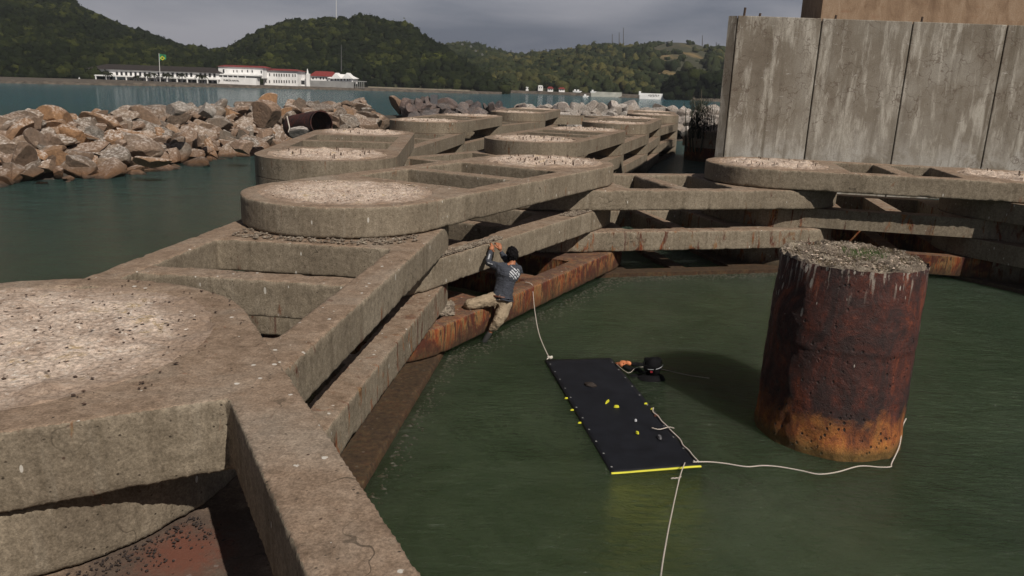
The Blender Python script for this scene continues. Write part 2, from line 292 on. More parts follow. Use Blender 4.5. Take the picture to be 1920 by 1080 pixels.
class MB:
    def __init__(s): s.v=[]; s.f=[]
    def add(s,vs,fs):
        k=len(s.v); s.v+= [tuple(v) for v in vs]; s.f+=[tuple(i+k for i in f) for f in fs]
    def box(s,a,b):
        x0,y0,z0=a; x1,y1,z1=b
        s.add([(x0,y0,z0),(x1,y0,z0),(x1,y1,z0),(x0,y1,z0),(x0,y0,z1),(x1,y0,z1),(x1,y1,z1),(x0,y1,z1)],[(3,2,1,0),(4,5,6,7),(0,1,5,4),(1,2,6,5),(2,3,7,6),(3,0,4,7)])
    def tube(s,pts,r,n=6,caps=True):
        pts=[Vector(p) for p in pts]; rs=r if isinstance(r,(list,tuple)) else [r]*len(pts); k=len(s.v)
        for i,p in enumerate(pts):
            t=(pts[min(i+1,len(pts)-1)]-pts[max(i-1,0)]).normalized(); a=t.orthogonal().normalized() if abs(t.z)>.9 else t.cross(Vector((0,0,1))).normalized(); b=t.cross(a)
            for j in range(n):
                an=2*math.pi*j/n; s.v.append(tuple(p+(a*math.cos(an)+b*math.sin(an))*rs[i]))
        for i in range(len(pts)-1):
            for j in range(n): s.f.append((k+i*n+j,k+i*n+(j+1)%n,k+(i+1)*n+(j+1)%n,k+(i+1)*n+j))
        if caps: s.f.append(tuple(k+j for j in range(n))[::-1]); s.f.append(tuple(k+(len(pts)-1)*n+j for j in range(n)))
    def build(s,name,mat,parent=None,smooth=False): return mesh(name,s.v,s.f,mat,parent,smooth)
def spline(pts,k=8):
    P=[Vector(p) for p in pts]; out=[]
    for i in range(len(P)-1):
        a,b,c,d=P[max(i-1,0)],P[i],P[i+1],P[min(i+2,len(P)-1)]
        for j in range(k):
            t=j/k; out.append(.5*((2*b)+(c-a)*t+(2*a-5*b+4*c-d)*t*t+(3*b-a-3*c+d)*t**3))
    out.append(P[-1]); return out
def rope(name,pts,r,label,k=10):
    P=spline(pts,k); n=6; mb=MB(); mb.tube(P,r,n)
    o=mb.build(name,M_rope,None,True); me=o.data; uv=me.uv_layers.new(name='UVMap')
    L=[0]
    for i in range(1,len(P)): L.append(L[-1]+(P[i]-P[i-1]).length)
    for lp in me.loops:
        vi=lp.vertex_index; i=min(vi//n,len(P)-1); uv.data[lp.index].uv=((vi%n)/n,L[i])
    tag(o,label,'rope'); return o
def ndisp(me,amp,sc,seed=0):
    nor=[v.normal.copy() for v in me.vertices]
    for v,nn in zip(me.vertices,nor):
        p=v.co*sc+Vector((seed,seed*.7,0)); v.co=v.co+nn*(amp*mnoise.fractal(p,.8,2.1,4))
    me.update()
def apply_mods(o):
    dg=bpy.context.evaluated_depsgraph_get(); me=bpy.data.meshes.new_from_object(o.evaluated_get(dg)); old=o.data; o.modifiers.clear(); o.data=me; me.name=o.name
# ---------------------------------------------------------------- water
WZ=-.10
tag(mesh('water',[(-4000,-60,WZ),(4000,-60,WZ),(4000,5500,WZ),(-4000,5500,WZ)],[(0,1,2,3)],M_water),kind='structure')
tag(mesh('seabed',[(-4000,-60,-7),(4000,-60,-7),(4000,5500,-7),(-4000,5500,-7)],[(0,1,2,3)],M_core),kind='structure')
# ---------------------------------------------------------------- concrete frames
T=.5
def V2(p): return np.array(p,float)
Nn=V2((-3.75,5.35)); Mm=Nn+7.3*V2((.479,-.878)); A=V2((-2.9,13.3)); B=V2((.7,19.7)); G=V2((6.95,21.3)); H=V2((13.0,20.1)); I_=V2((16.6,14.4))
S1=V2((-4.75,19.6)); S2=V2((-5.4,27.7)); T1=V2((.6,27.4)); T2=V2((2.9,34.1)); U1=V2((-4.2,36.8)); U2_=V2((-2.6,43.5)); V1=V2((0,50.3)); V2_=V2((1.3,57.3)); W1=V2((5.1,41.1)); W2=V2((6.9,47.8)); X1=V2((9.2,54.2)); X2=V2((10.2,61)); Lf=V2((-8.6,62)); 
def prism(name,loops,z0,z1,mat,parent):
    vs=[];fs=[];loops3=[[Vector((p[0],p[1],0)) for p in l] for l in loops]; flatp=[p for l in loops3 for p in l]; n=len(flatp)
    tris=tessellate_polygon(loops3)
    vs=[(p.x,p.y,z0) for p in flatp]+[(p.x,p.y,z1) for p in flatp]
    for t in tris:
        a,b,c=[flatp[i] for i in t]; up=(b-a).cross(c-a).z>0
        t=tuple(t) if up else tuple(t[::-1]); fs.append(tuple(i+n for i in t)); fs.append(t[::-1])
    k=0
    for l in loops3:
        m_=len(l)
        for j in range(m_):
            a,b=k+j,k+(j+1)%m_; fs.append((a,b,b+n,a+n))
        k+=m_
    me=bpy.data.meshes.new(name); me.from_pydata(vs,[],fs); bm=bmesh.new(); bm.from_mesh(me); bmesh.ops.recalc_face_normals(bm,faces=bm.faces); bm.to_mesh(me); bm.free()
    return link(name,me,mat,parent)
def rough(o,voxel,amp,sc=6,seed=0):
    md=o.modifiers.new('r','REMESH'); md.mode='VOXEL'; md.voxel_size=voxel; apply_mods(o)
    me=o.data; nv=len(me.vertices); co=np.empty(nv*3); me.vertices.foreach_get('co',co); co=co.reshape(-1,3); ed=np.empty(len(me.edges)*2,dtype=np.int64); me.edges.foreach_get('vertices',ed); ed=ed.reshape(-1,2)
    deg=np.bincount(ed.ravel(),minlength=nv)[:,None]
    mk=np.array([mnoise.fractal(Vector(c)*3.2+Vector((seed,0,0)),.9,2.1,4) for c in co])[:,None]; mk=np.clip((mk-.22)*3.5,0.03,1)
    for _ in range(6):
        sm=np.zeros_like(co); np.add.at(sm,ed[:,0],co[ed[:,1]]); np.add.at(sm,ed[:,1],co[ed[:,0]]); co=co+(sm/deg-co)*mk*.9
    me.vertices.foreach_set('co',co.ravel()); me.update()
    ndisp(o.data,amp,sc,seed); o.data.polygons.foreach_set('use_smooth',[True]*len(o.data.polygons))
nfr=0
def frame(label,lvl,c1,c2,mat,off=(0,0),r=1.75,w=.42,f=1.8,det=0,hole=1.45,name='concrete_lattice',cb=True):
    global nfr; nfr+=1
    o2=V2(off); c1=c1+o2; c2=c2+o2; d=c2-c1; L=np.linalg.norm(d); d=d/L; nr=V2((d[1],-d[0]))
    z1=T*lvl; z0=z1-T+.014
    out=[]; K=40
    for i in range(K+1):
        a=-math.pi/2+math.pi*i/K; out.append(c2+r*(d*math.cos(a)-nr*math.sin(a)))
    for i in range(K+1):
        a=math.pi/2+math.pi*i/K; out.append(c1+r*(d*math.cos(a)-nr*math.sin(a)))
    loops=[out]
    def rect(a,b,t): return [c1+d*a+nr*t,c1+d*b+nr*t,c1+d*b-nr*t,c1+d*a-nr*t]
    f1,f2=f if isinstance(f,tuple) else (f,f); loops.append(rect(f1,L-f2,r-w))
    for c in (c1,c2): loops.append([c+hole*V2((math.cos(2*math.pi*i/48),math.sin(2*math.pi*i/48))) for i in range(48)][::-1])
    e=empty(name,(*((c1+c2)/2),z0)); tag(e,label,'concrete lattice','stacked concrete lattice slabs linking the pile heads')
    fr=prism('ring_slab',loops,z0,z1,mat,e)
    obs=[fr]
    if cb:
        k=prism('crossbeam',[rect(L/2-.2,L/2+.2,r-w+.03)],z0+.006,z1-.006,mat,e); obs.append(k)
    for o in obs:
        if det: rough(o,det,.0045,8,nfr)
        else:
            b=o.modifiers.new('b','BEVEL'); b.width=.025; b.segments=2; b.limit_method='ANGLE'; b.angle_limit=.9; apply_mods(o)
    return e
frame('top concrete frame nearest the camera with brown droppings and pale rubble disc',5,Nn,Mm,M_con,det=.028,cb=False)
frame('concrete slab under the nearest one with a red stain, second layer of that end',3,Nn,Mm,M_stain,det=0,f=3.45,cb=False)
frame('lowest visible concrete frame below the nearest disc at the water',1,Nn,Mm,M_rust)
frame('concrete frame with two open trapezoid bays between nearest disc and big round disc',4,Nn,A,M_con,det=.03,f=(1.8,2.08))
frame('weathered grey concrete frame below the open trapezoid bays, above the tidal ledge',2,Nn,A,M_conlow,det=.03,f=(1.8,2.08))
frame('dark wet ledge frame at the waterline left of the green basin',0,Nn,A,M_tide,off=(.12,0),det=.05,w=1.0)
frame('long top concrete frame running above the climbing man',5,A,B,M_con,det=.03)
frame('concrete frame the climbing man grips with both hands',3,A,B,M_con,det=.03)
frame('rust streaked concrete frame the climbing man kneels on',1,A,B,M_rust,off=(.33,-.19),det=.03)
frame('top frame of the middle right bay between man and pier wall',4,B,G,M_con,det=.035)
frame('rust spotted frame below the middle right bay above the lowest opening',2,B,G,M_conlow,det=.035)
frame('waterline frame of the middle right bay, brown with weed',0,B,G,M_tide,off=(.05,-.1))
frame('top frame in front of the tall pier wall with round disc at its left end',5,G,H,M_con,det=.035)
frame('second frame down in front of the pier wall',3,G,H,M_conlow,off=(.1,.5))
frame('rusty low frame behind the rusted pile at right',1,G,H,M_rust,off=(.2,.5))
for l,t_ in ((4,'upper'),(2,'middle'),(0,'waterline')): frame(t_+' frame leading away at the right edge beyond the pier wall front',l,H,I_,M_con2)
for (c1,c2,ls,ds) in ((S1,S2,(5,3,1),'left back frame below the rusted pipe'),(S1,T1,(4,2,0),'diagonal frame joining the left back disc to the middle back disc'),
    (S2,U1,(4,2,0),'narrow frame between the left back disc and the next disc behind'),(T1,T2,(5,3,1),'middle back frame behind the long top frame'),
    (T2,W1,(4,2,0),'frame behind the middle back frame with shaded right end'),(U1,U2_,(5,3,1),'frame before the dark breakwater rocks with two pale discs'),
    (U2_,V1,(4,2,0),'far frame leading to the smallest pale disc'),(V1,V2_,(5,3,1),'far frame with pale disc below the dark breakwater'),
    (W1,W2,(5,3,1),'far right frame with pale disc beside the dark channel'),(W2,X1,(4,2,0),'farthest linking frame beside the dark channel'),
    (X1,X2,(5,3,1),'farthest right frame by the pale breakwater rocks'),(V2_,X2,(4,2,0),'farthest cross frame in front of the breakwater rocks')):
    for l,t_ in zip(ls,('top layer of the ','second layer of the ','lowest layer of the ')): frame(t_+ds,l,c1,c2,M_con2)
# ---------------------------------------------------------------- pile heads
def lump(name,cx,cy,z,r,amp,mat,parent,sc=3.,n=26,m_=72,dome=.05,smooth=False):
    vs=[(cx,cy,z+dome)];fs=[]
    for i in range(1,n+1):
        for j in range(m_):
            a=2*math.pi*j/m_; q=r*i/n; x=cx+q*math.cos(a); y=cy+q*math.sin(a)
            h=amp*mnoise.fractal(Vector((x*sc,y*sc,z)),.7,2.2,5)+dome*(1-(i/n)**2)
            vs.append((x,y,z+(h if i<n else -.02)))
    for j in range(m_): fs.append((0,1+j,1+(j+1)%m_))
    for i in range(n-1):
        for j in range(m_): a=1+i*m_+j; b=1+i*m_+(j+1)%m_; fs.append((a,a+m_,b+m_,b))
    o=mesh(name,vs,fs,mat,parent,smooth); at=o.data.attributes.new('rim','FLOAT','POINT'); at.data.foreach_set('value',[0.]+[i/n for i in range(1,n+1) for j in range(m_)]); return o
def pebbles(name,pts,mat,parent,s0,s1):
    mb=MB()
    for (x,y,z) in pts:
        s=random.uniform(s0,s1); sx,sy,sz=s*random.uniform(.7,1.5),s*random.uniform(.6,1.1),s*random.uniform(.35,.7); a=random.uniform(0,6.28); ca,sa=math.cos(a),math.sin(a)
        b=[(1,0,0),(0,1,0),(-1,0,0),(0,-1,0),(0.1,.1,1),(0,0,-1)]
        vs=[]
        for (u,v,w_) in b:
            u+=random.uniform(-.2,.2); v+=random.uniform(-.2,.2); u*=sx; v*=sy; vs.append((x+u*ca-v*sa,y+u*sa+v*ca,z+w_*sz))
        mb.add(vs,[(0,1,4),(1,2,4),(2,3,4),(3,0,4),(1,0,5),(2,1,5),(3,2,5),(0,3,5)])
    return mb.build(name,mat,parent)
nodes=[('nearest round pile head, rubble filled, at bottom left',Nn,5,0,120),('large round pile head full of pale rubble behind the open bays',A,5,0,500),('pile head with pale rubble and rebar left of the middle right bay',B,5,16,350),
 ('pile head with rubble at the foot of the pier wall',G,5,10,250),('pile head at the far right in front of the pier wall',H,5,6,80),('left back pile head with short rebar stubs',S1,5,12,200),('second pile head beyond the left back one',S2,5,10,120),
 ('middle back pile head with rows of rebar stubs',T1,5,14,200),('pile head with grey stubs at far end of middle back frame',T2,5,12,120),('pale pile head by the tan breakwater rocks',U1,5,8,80),('pale pile head before the dark breakwater rocks',U2_,5,8,80),
 ('small far pile head topped with pale gravel',V1,5,6,60),('far pile head behind the small gravel one',V2_,5,0,40),('pale pile head beside the dark channel',W1,5,8,60),('next pile head along the dark channel',W2,5,6,40),('farthest pile head but one near pale rocks',X1,5,5,40),('farthest pile head near the pale breakwater rocks',X2,5,5,40),
 ('pile below the viewer at the frame end',Mm,5,0,20),('pile head beyond the right edge frame',I_,4,0,20)]
for lab,c,l,nreb,npb in nodes:
    z=T*l-.012; e=empty('concrete_pile',(c[0],c[1],-4)); tag(e,lab,'pile','pile heads inside the concrete frames')
    near=np.linalg.norm(c)<16
    ring=[c+1.42*V2((math.cos(2*math.pi*i/48),math.sin(2*math.pi*i/48))) for i in range(48)]
    prism('shaft',[ring],-4,z-.03,M_conlow,e)
    lump('rubble_top',c[0],c[1],z+.006,1.5,.028 if np.linalg.norm(c-Nn)<.1 else (.035 if near else .07),M_rub,e,3.6,60 if near else 22,140 if near else 60,.02)
    pts=[]
    for _ in range(int(npb*1.6)):
        a=random.uniform(0,6.28); q=1.35*math.sqrt(random.random()); pts.append((c[0]+q*math.cos(a),c[1]+q*math.sin(a),z+.03+.05*mnoise.noise(Vector((a,q,0)))))
    tag(pebbles('gravel',pts,M_rub,e,.006,.022 if random.random()<2 else .02),kind='stuff')
    for _ in range(nreb*2):
        a=random.uniform(0,6.28); q=1.15*math.sqrt(random.random()); x,y=c[0]+q*math.cos(a),c[1]+q*math.sin(a); h=random.uniform(.04,.13)
        mb=MB(); mb.tube([(x,y,z-.05),(x+random.uniform(-.03,.03),y+random.uniform(-.03,.03),z+h)],random.uniform(.008,.016),5); mb.build('rebar',M_rebar,e)
# loose debris on the two near discs
dk=flat('dried_debris',(.05,.03,.022),.95,0,.4,9)
pts=[]
for _ in range(700):
    a=random.uniform(0,6.28); q=2.9*math.sqrt(random.random()); x,y=Nn[0]+q*math.cos(a),Nn[1]+q*math.sin(a)
    if (q<1.72) : pts.append((x,y,2.515))
tag(pebbles('dried_droppings',pts,dk,None,.005,.017),'scattered brown dried bird droppings on the nearest disc','droppings',kind='stuff')
pts=[]
for _ in range(700):
    a=random.uniform(3.3,6.2); q=random.uniform(1.76,2.2); pts.append((A[0]+q*math.cos(a),A[1]+q*math.sin(a)*1.0,2.012+random.random()*.02))
_ax=(Nn-A)/np.linalg.norm(Nn-A); pts=[p for p in pts if (V2(p[:2])-A)@_ax<2.0 and abs(p[0]-A[0])<1.4]
tag(pebbles('concrete_crumbs',pts,M_dirt,None,.012,.04),'line of grey concrete crumbs below the big round disc','rubble',kind='stuff')
pts=[]
for _ in range(900):
    a=random.uniform(-1.9,-.4); q=1.77+abs(random.gauss(0,.16)); x,y=Nn[0]+q*math.cos(a),Nn[1]+q*math.sin(a)
    pts.append((x,y,1.508+random.random()*.015))
tag(pebbles('floor_debris',pts,flat('dark_debris',(.03,.022,.02),.95,0,.6,30),None,.004,.013),'dark crumbs and shell bits along the foot of the curved wall in the near recess','debris',kind='stuff')
_d=(B-A)/np.linalg.norm(B-A); _n=V2((_d[1],-_d[0])); pts=[]
for _ in range(900):
    t_=random.uniform(.35,2.4); u_=1.72-abs(random.gauss(0,.07)); p=A+_d*t_+_n*u_
    if u_>1.35: pts.append((p[0],p[1],1.508+random.random()*.05))
for _ in range(700):
    t_=random.uniform(5.6,7.3); u_=random.uniform(1.35,1.7); p=A+_d*t_+_n*u_; pts.append((p[0],p[1],1.508+random.random()*.02))
tag(pebbles('concrete_crumbs',pts,M_dirt,None,.012,.045),'crumbled grey concrete along the edge of the gripped beam','rubble',kind='stuff')
pts=[]
for _ in range(500):
    p=gz(random.uniform(805,850),random.uniform(566,592),.51); pts.append((p.x,p.y,.51+random.random()*.03))
tag(pebbles('concrete_crumbs',pts,M_dirt,None,.015,.05),'pile of crumbs on the rusty beam left of the climbing man','rubble',kind='stuff')
# ---------------------------------------------------------------- weed along the waterline
def weedband(name,P0,P1,w0,w1,n,label):
    P0=V2(P0);P1=V2(P1);d=P1-P0;L=np.linalg.norm(d);d/=L;nr=V2((d[1],-d[0])); mb=MB()
    for _ in range(n):
        s=random.uniform(0,L); t=w0+(w1-w0)*random.random()**1.6; p=P0+d*s+nr*t
        z=WZ-.004+.012*random.random()*(1-t/w1); q=random.uniform(.015,.05); vs=[]
        k=random.randint(5,7); a0=random.uniform(0,6.28)
        for j in range(k):
            a=a0+2*math.pi*j/k; rr=q*random.uniform(.4,1.3); vs.append((p[0]+rr*math.cos(a),p[1]+rr*math.sin(a)*.7,z-.006))
        vs.append((p[0],p[1],z+.01+random.random()*.012)); mb.add(vs,[(j,(j+1)%k,k) for j in range(k)])
    o=mb.build(name,M_weed); tag(o,label,'seaweed',kind='stuff')
weedband('seaweed',(-1.05,12.1),(2.6,18.45),-.05,.45,480,'brown seaweed fringe under the rusty beam')
weedband('seaweed',(-1.75,5.5),(-.95,13.0),.0,.24,260,'brown seaweed fringe along the dark wet ledge')
weedband('seaweed',(2.4,18.2),(7.3,19.5),.0,.45,900,'brown seaweed fringe by the middle right bay')
# ---------------------------------------------------------------- pier wall and column
WY=23.6
def polybox(name,poly,z0,z1,mat,parent=None): return prism(name,[poly],z0,z1,mat,parent)
pc=empty('pier_wall',(10,WY,1.38)); tag(pc,'tall stained grey concrete pier wall with vertical panel joints','pier wall')
xs=[6.22,8.66,11.28,14.0,17.0]
body=polybox('pier_body',[(6.26,WY+.06),(18,WY+.06),(18,52),(12.9,46),(9.4,34),(6.35,24.45),(6.26,24.0)],1.42,6.40,M_wall,pc)  # unseen rear depth is invented, added to shade the channel behind
for i in range(4):
    a,b=xs[i],xs[i+1]
    p=polybox('wall_panel',[(a+.018,WY-.02),(b-.018,WY-.02),(b-.018,WY+.055),(a+.018,WY+.055)],1.38,6.46,M_wall,pc)
    sh=p.modifiers.new('b','BEVEL'); sh.width=.02; sh.segments=2; apply_mods(p)
sp_=polybox('side_panel',[(6.0,WY+.13),(6.205,WY-.015),(6.24,WY+.1),(6.24,WY+.6),(6.1,WY+.5)],1.40,6.45,M_wall,pc)
for (x,h) in ((6.45,.24),(9.1,.12),(11.6,.16),(6.9,.1)):
    mb=MB(); mb.tube([(x,WY+.2,6.35),(x+.02,WY+.2,6.46+h)],.035,5); mb.build('rebar',M_rebar,pc)
cl=empty('pier_column',(12,25,6.4)); tag(cl,'ochre bridge pier column rising above the stained wall','column')
polybox('column_shaft',[(9.12,25),(17.5,25),(17.5,27.5),(9.12,26.8)],6.405,9.5,M_orange,cl)
# ---------------------------------------------------------------- rocks
def rockmesh(i):
    bm=bmesh.new(); bmesh.ops.create_icosphere(bm,subdivisions=4,radius=1)
    S_=Vector((random.uniform(.95,1.35),random.uniform(.7,1.0),random.uniform(.6,.9)))
    pl=[]
    for _ in range(random.randint(9,14)):
        n=Vector((random.gauss(0,1),random.gauss(0,1),random.gauss(0,1))).normalized(); pl.append((n,random.uniform(.42,.8)))
    off=Vector((i*7.3,i*1.7,0))
    for v in bm.verts:
        c=v.co.copy()
        for _ in range(2):
            for n,d in pl:
                k=c.dot(n)-d
                if k>0: c-=n*k
        c+=c.normalized()*(.022*mnoise.fractal(c*3+off,.8,2.1,4)); v.co=Vector((c.x*S_.x,c.y*S_.y,c.z*S_.z))*1.16
    me=bpy.data.meshes.new('rock'); bm.to_mesh(me); bm.free()
    me.polygons.foreach_set('use_smooth',[False]*len(me.polygons)); return me
RM=[[],[],[]]
for k,mt in enumerate((M_rockA,M_rockB,M_rockC)):
    for i in range(12 if k==0 else 6):
        me=rockmesh(i+k*20); me.materials.append(mt); RM[k].append(me)
path=[V2(p) for p in ((-30,20),(-22,27),(-17.9,31.2),(-16.6,34.5),(-15.8,40),(-14.3,46),(-12.6,54),(-8.5,61),(0,64.5),(10,66),(22,67),(36,71),(62,84))]
def pathpt(s):
    for a,b in zip(path[:-1],path[1:]):
        L=np.linalg.norm(b-a)
        if s<=L: d=(b-a)/L; return a+d*s,V2((-d[1],d[0]))
        s-=L
    return path[-1],V2((0,1))
TL=sum(np.linalg.norm(b-a) for a,b in zip(path[:-1],path[1:]))
def prof(t): # height at distance t behind the waterline
    return -.25+ 1.85*min(1,max(0,t/4.6))**.85 if t<5.6 else max(-1,1.6-(t-5.6)*.9)
vs=[];fs=[];ts=[-1,0,1,2,3,4,5,6,8,10,12]; ns=60
for i in range(ns+1):
    p,nr=pathpt(TL*i/ns)
    for t in ts: q=p+nr*t; vs.append((q[0],q[1],prof(t)-.3 if t>-1 else -1.5))
for i in range(ns):
    for j in range(len(ts)-1): a=i*len(ts)+j; fs.append((a,a+len(ts),a+len(ts)+1,a+1))
tag(mesh('breakwater_core',vs,fs,M_core),kind='structure')
labs=['tan granite boulder in the heaped breakwater left of the stacked frames','dark grey boulder in the breakwater row behind the stacked frames','whitish boulder in the far breakwater row before the distant white wall']
grp=['tan breakwater boulders','dark breakwater boulders','pale breakwater boulders']
random.seed(21); cand=[]; s=0.
while s<TL-10:
    p,nr=pathpt(s); far=p[1]>52; step=.64 if not far else .85
    for t in (np.arange(.1,5.6,.68) if not far else np.arange(1.6,5.4,.8)):
        tt=t+random.uniform(-.3,.3); ss=s+random.uniform(-.35,.35); q,n2=pathpt(max(0,ss)); q=q+n2*tt; x=q[0]/q[1]*1450+960
        if x<-40 or x>1420: continue
        _a=V2(gy(548,240,41.9)[:2]); _b=V2(gy(606,232,37.6)[:2]); _t=min(1,max(0,(q-_a)@(_b-_a)/((_b-_a)@(_b-_a)))); 
        if np.linalg.norm(q-_a-(_b-_a)*_t)<1.15: continue
        k=0 if not (x>745 and q[1]>50) else (1 if x<1010+random.uniform(-60,90) else 2)
        rad=random.choice((.28,.34,.4,.48,.58,.72)) *random.uniform(.85,1.1) if not far else random.uniform(.5,.85)
        sc_=rad*random.uniform(.9,1.1)
        cand.append((rad/q[1],k,random.choice(RM[k]),(q[0],q[1],prof(tt)+random.uniform(-.12,.18)+(.3*random.random() if t>3.6 else 0)+(.28 if far else 0)),(sc_*random.uniform(.95,1.4),sc_,sc_*random.uniform(.8,1.1)),(random.uniform(-.7,.7),random.uniform(-.7,.7),random.uniform(0,6.28))))
    s+=step
cand.sort(key=lambda c:-c[0]); rest=MB(); rmi=[]
for i,(_,k,me,loc,sc_,rot) in enumerate(cand):
    if i<290:
        o=bpy.data.objects.new('boulder',me); COL.objects.link(o); o.location=loc; o.scale=sc_; o.rotation_euler=rot; tag(o,labs[k],'boulder',grp[k])
    else:
        from mathutils import Euler
        M_=Matrix.Translation(loc)@Euler(rot).to_matrix().to_4x4()@Matrix.Diagonal((*sc_,1)); rest.add([M_@v.co for v in me.vertices],[tuple(p.vertices) for p in me.polygons]); rmi+=[k]*len(me.polygons)
o=rest.build('boulders',[M_rockA,M_rockB,M_rockC]); o.data.polygons.foreach_set('material_index',rmi); tag(o,'smaller and farther boulders filling the breakwater behind the frames','boulders',kind='stuff')
print('ROCKS',len(cand))
# special stones
def stone(px,py,Y,rad,me,label,sc=(1,1,1),rot=(0,0,0),mat=None):
    o=bpy.data.objects.new('boulder',me); COL.objects.link(o); o.location=gy(px,py,Y); o.scale=[rad*s for s in sc]; o.rotation_euler=rot; tag(o,label,'boulder','breakwater boulders with a look of their own'); return o
stone(563,247,38.6,.42,RM[2][0],'round grey boulder leaning on the front of the rusted pipe')
stone(495,212,42,.75,RM[0][2],'orange block standing up on the breakwater crest left of the pipe',(.8,.8,1.1))
stone(333,203,37.5,.5,RM[2][1],'big rounded boulder white with droppings on the crest left of centre')
stone(390,209,39,.5,RM[2][2],'flat topped grey boulder with white crown on the crest')
stone(288,303,31.5,.6,RM[0][4],'orange flanked boulder at the water edge of the left heap',(1.2,.8,.7))
stone(455,277,37.5,.55,RM[0][6],'golden brown boulder at the water edge near the left back frame')
# pipe
pe=gy(551,238,41.0); pf=gy(603,230,38.5); mb=MB(); ax=(pf-pe).normalized()
P=[]
rr_=.6; n=40; k=14; vs=[];fs=[]
a1=ax.cross(Vector((0,0,1))).normalized(); b1=a1.cross(ax)
for ri,rd in enumerate((rr_,rr_-.05)):
    for i in range(k+1):
        c=pe+(pf-pe)*(i/k)
        for j in range(n):
            an=2*math.pi*j/n; q=rd*(1+.02*math.sin(i*3.1) if ri==0 else 1)+.02*mnoise.noise(Vector((i*.7,j*.3,ri)))
            vs.append(tuple(c+(a1*math.cos(an)+b1*math.sin(an))*q))
for ri in range(2):
    o_=ri*(k+1)*n
    for i in range(k):
        for j in range(n):
            f=(o_+i*n+j,o_+i*n+(j+1)%n,o_+(i+1)*n+(j+1)%n,o_+(i+1)*n+j); fs.append(f if ri else f[::-1])
o_=(k+1)*n
for e_ in (0,k):
    for j in range(n): f=(e_*n+j,e_*n+(j+1)%n,o_+e_*n+(j+1)%n,o_+e_*n+j); fs.append(f)
tag(mesh('steel_pipe',vs,fs,M_rpipe,None,True),'short length of ribbed rusted steel pipe lying on the boulders','pipe')
mb=MB(); mb.tube([gy(538,218,39.5),gy(543,240,39),gy(541,248,38.6)],.03,5); tag(mb.build('stick',flat('bleached_wood',(.5,.45,.4))),'thin bleached stick standing left of the rusted pipe','stick')
# post and reeds
pb=gy(813,200,66); mb=MB(); mb.box((pb.x-.28,pb.y,pb.z-1.5),(pb.x+.28,pb.y+.5,gy(813,178,66).z)); tag(mb.build('marker_post',M_metald),'dark square marker post on the breakwater crest','post')
mn=empty('mangrove_stems',gz(1315,262,WZ)); tag(mn,'dark clump of upright bare stems growing beside the reddish pile cap','stems')
random.seed(5)
ms=flat('dark_stem',(.02,.025,.014),.9,0,.4,6); ms2=flat('pale_stem',(.2,.17,.12),.9,0,.3,6)
base0=gy(1315,262,50)
for i in range(46):
    px=random.gauss(1312,13); px=min(max(px,1286),1352); top=random.uniform(165,225) if abs(px-1312)<16 else random.uniform(190,235); Y=random.uniform(48.5,50.5)
    a=gy(px,random.uniform(250,275),Y); a.z=min(a.z,.5); b=gy(px+random.uniform(-6,7),top,Y); c=(a+b)/2+Vector((random.uniform(-.15,.15),0,0)); mb=MB(); mb.tube(spline([a,c,b],5),[.05-.045*j/10 for j in range(11)],4)
    mb.build('stem',ms if i%7 else ms2,mn)
lf=MB()
for i in range(900):
    c=gy(random.gauss(1312,11),random.uniform(190,262),random.uniform(48.6,50.3)); s=random.uniform(.05,.14); d=Vector((random.gauss(0,.3),random.gauss(0,.3),1)).normalized(); e_=d.orthogonal().normalized()
    lf.add([c-e_*s*.25,c+e_*s*.25,c+e_*s*.15+d*s*2,c-e_*s*.15+d*s*2.2],[(0,1,2,3)])
tag(lf.build('foliage',ms,mn),kind='stuff')
cp=empty('pile_cap',gz(1330,280,WZ)); cc=gy(1332,240,50.5); tag(cp,'low reddish stained round pile cap beside the stems left of the pier wall','pile cap')
for (z0,z1,r_,mt) in ((-2,.75,2.0,M_rust),(.76,1.3,2.15,M_conlow),(1.31,1.75,1.9,M_con2)):
    ring=[(cc.x+.5+r_*math.cos(2*math.pi*i/40),cc.y+r_*math.sin(2*math.pi*i/40)) for i in range(40)]; prism('cap_ring',[ring],z0,z1,mt,cp)
lump('rubble_top',cc.x+.5,cc.y,1.75,1.9,.3,M_rub,cp,2,16,40,.2)
# ---------------------------------------------------------------- rusted pile
RP=V2((4.47,10.05)); rp=empty('rusted_pile',(RP[0],RP[1],-3)); tag(rp,'big rusted steel pile standing in green water with weedy top','pile')
vs=[];fs=[];n=160; zs=np.linspace(-3,2.32,150)
for z in zs:
    r0=.945-.03*max(0,min(1,(z+.1)/2.4)); cx=RP[0]-.04+.05*max(0,z); cy=RP[1]-.13+.24*max(0,z)/2.3
    for j in range(n):
        a=2*math.pi*j/n; d=.022*mnoise.fractal(Vector((math.cos(a)*2.2,math.sin(a)*2.2,z*1.6)),.8,2.1,5)
        if abs(z-1.28)<.03: d+=.014
        if z>1.3: d+=.008
        d+= .03*max(0,.6-z)*mnoise.noise(Vector((math.cos(a)*5,math.sin(a)*5,z*4)))
        if z>2.26: d+=random.uniform(-.015,.008)
        vs.append((cx+(r0+d)*math.cos(a),cy+(r0+d)*math.sin(a),z+(.02*mnoise.noise(Vector((a*5,0,0))) if z>2.25 else 0)))
for i in range(len(zs)-1):
    for j in range(n): fs.append((i*n+j,i*n+(j+1)%n,(i+1)*n+(j+1)%n,(i+1)*n+j))
mesh('steel_casing',vs,fs,M_rpile,rp,True)
tx,ty=RP[0]+.09,RP[1]+.18
lump('weedy_top',tx,ty,2.31,.925,.07,M_dirt,rp,4.5,44,120,.03)
random.seed(11); pts=[]
for _ in range(2600):
    a=random.uniform(0,6.28); q=.86*math.sqrt(random.random()); pts.append((tx+q*math.cos(a),ty+q*math.sin(a),2.33+random.random()*.03))
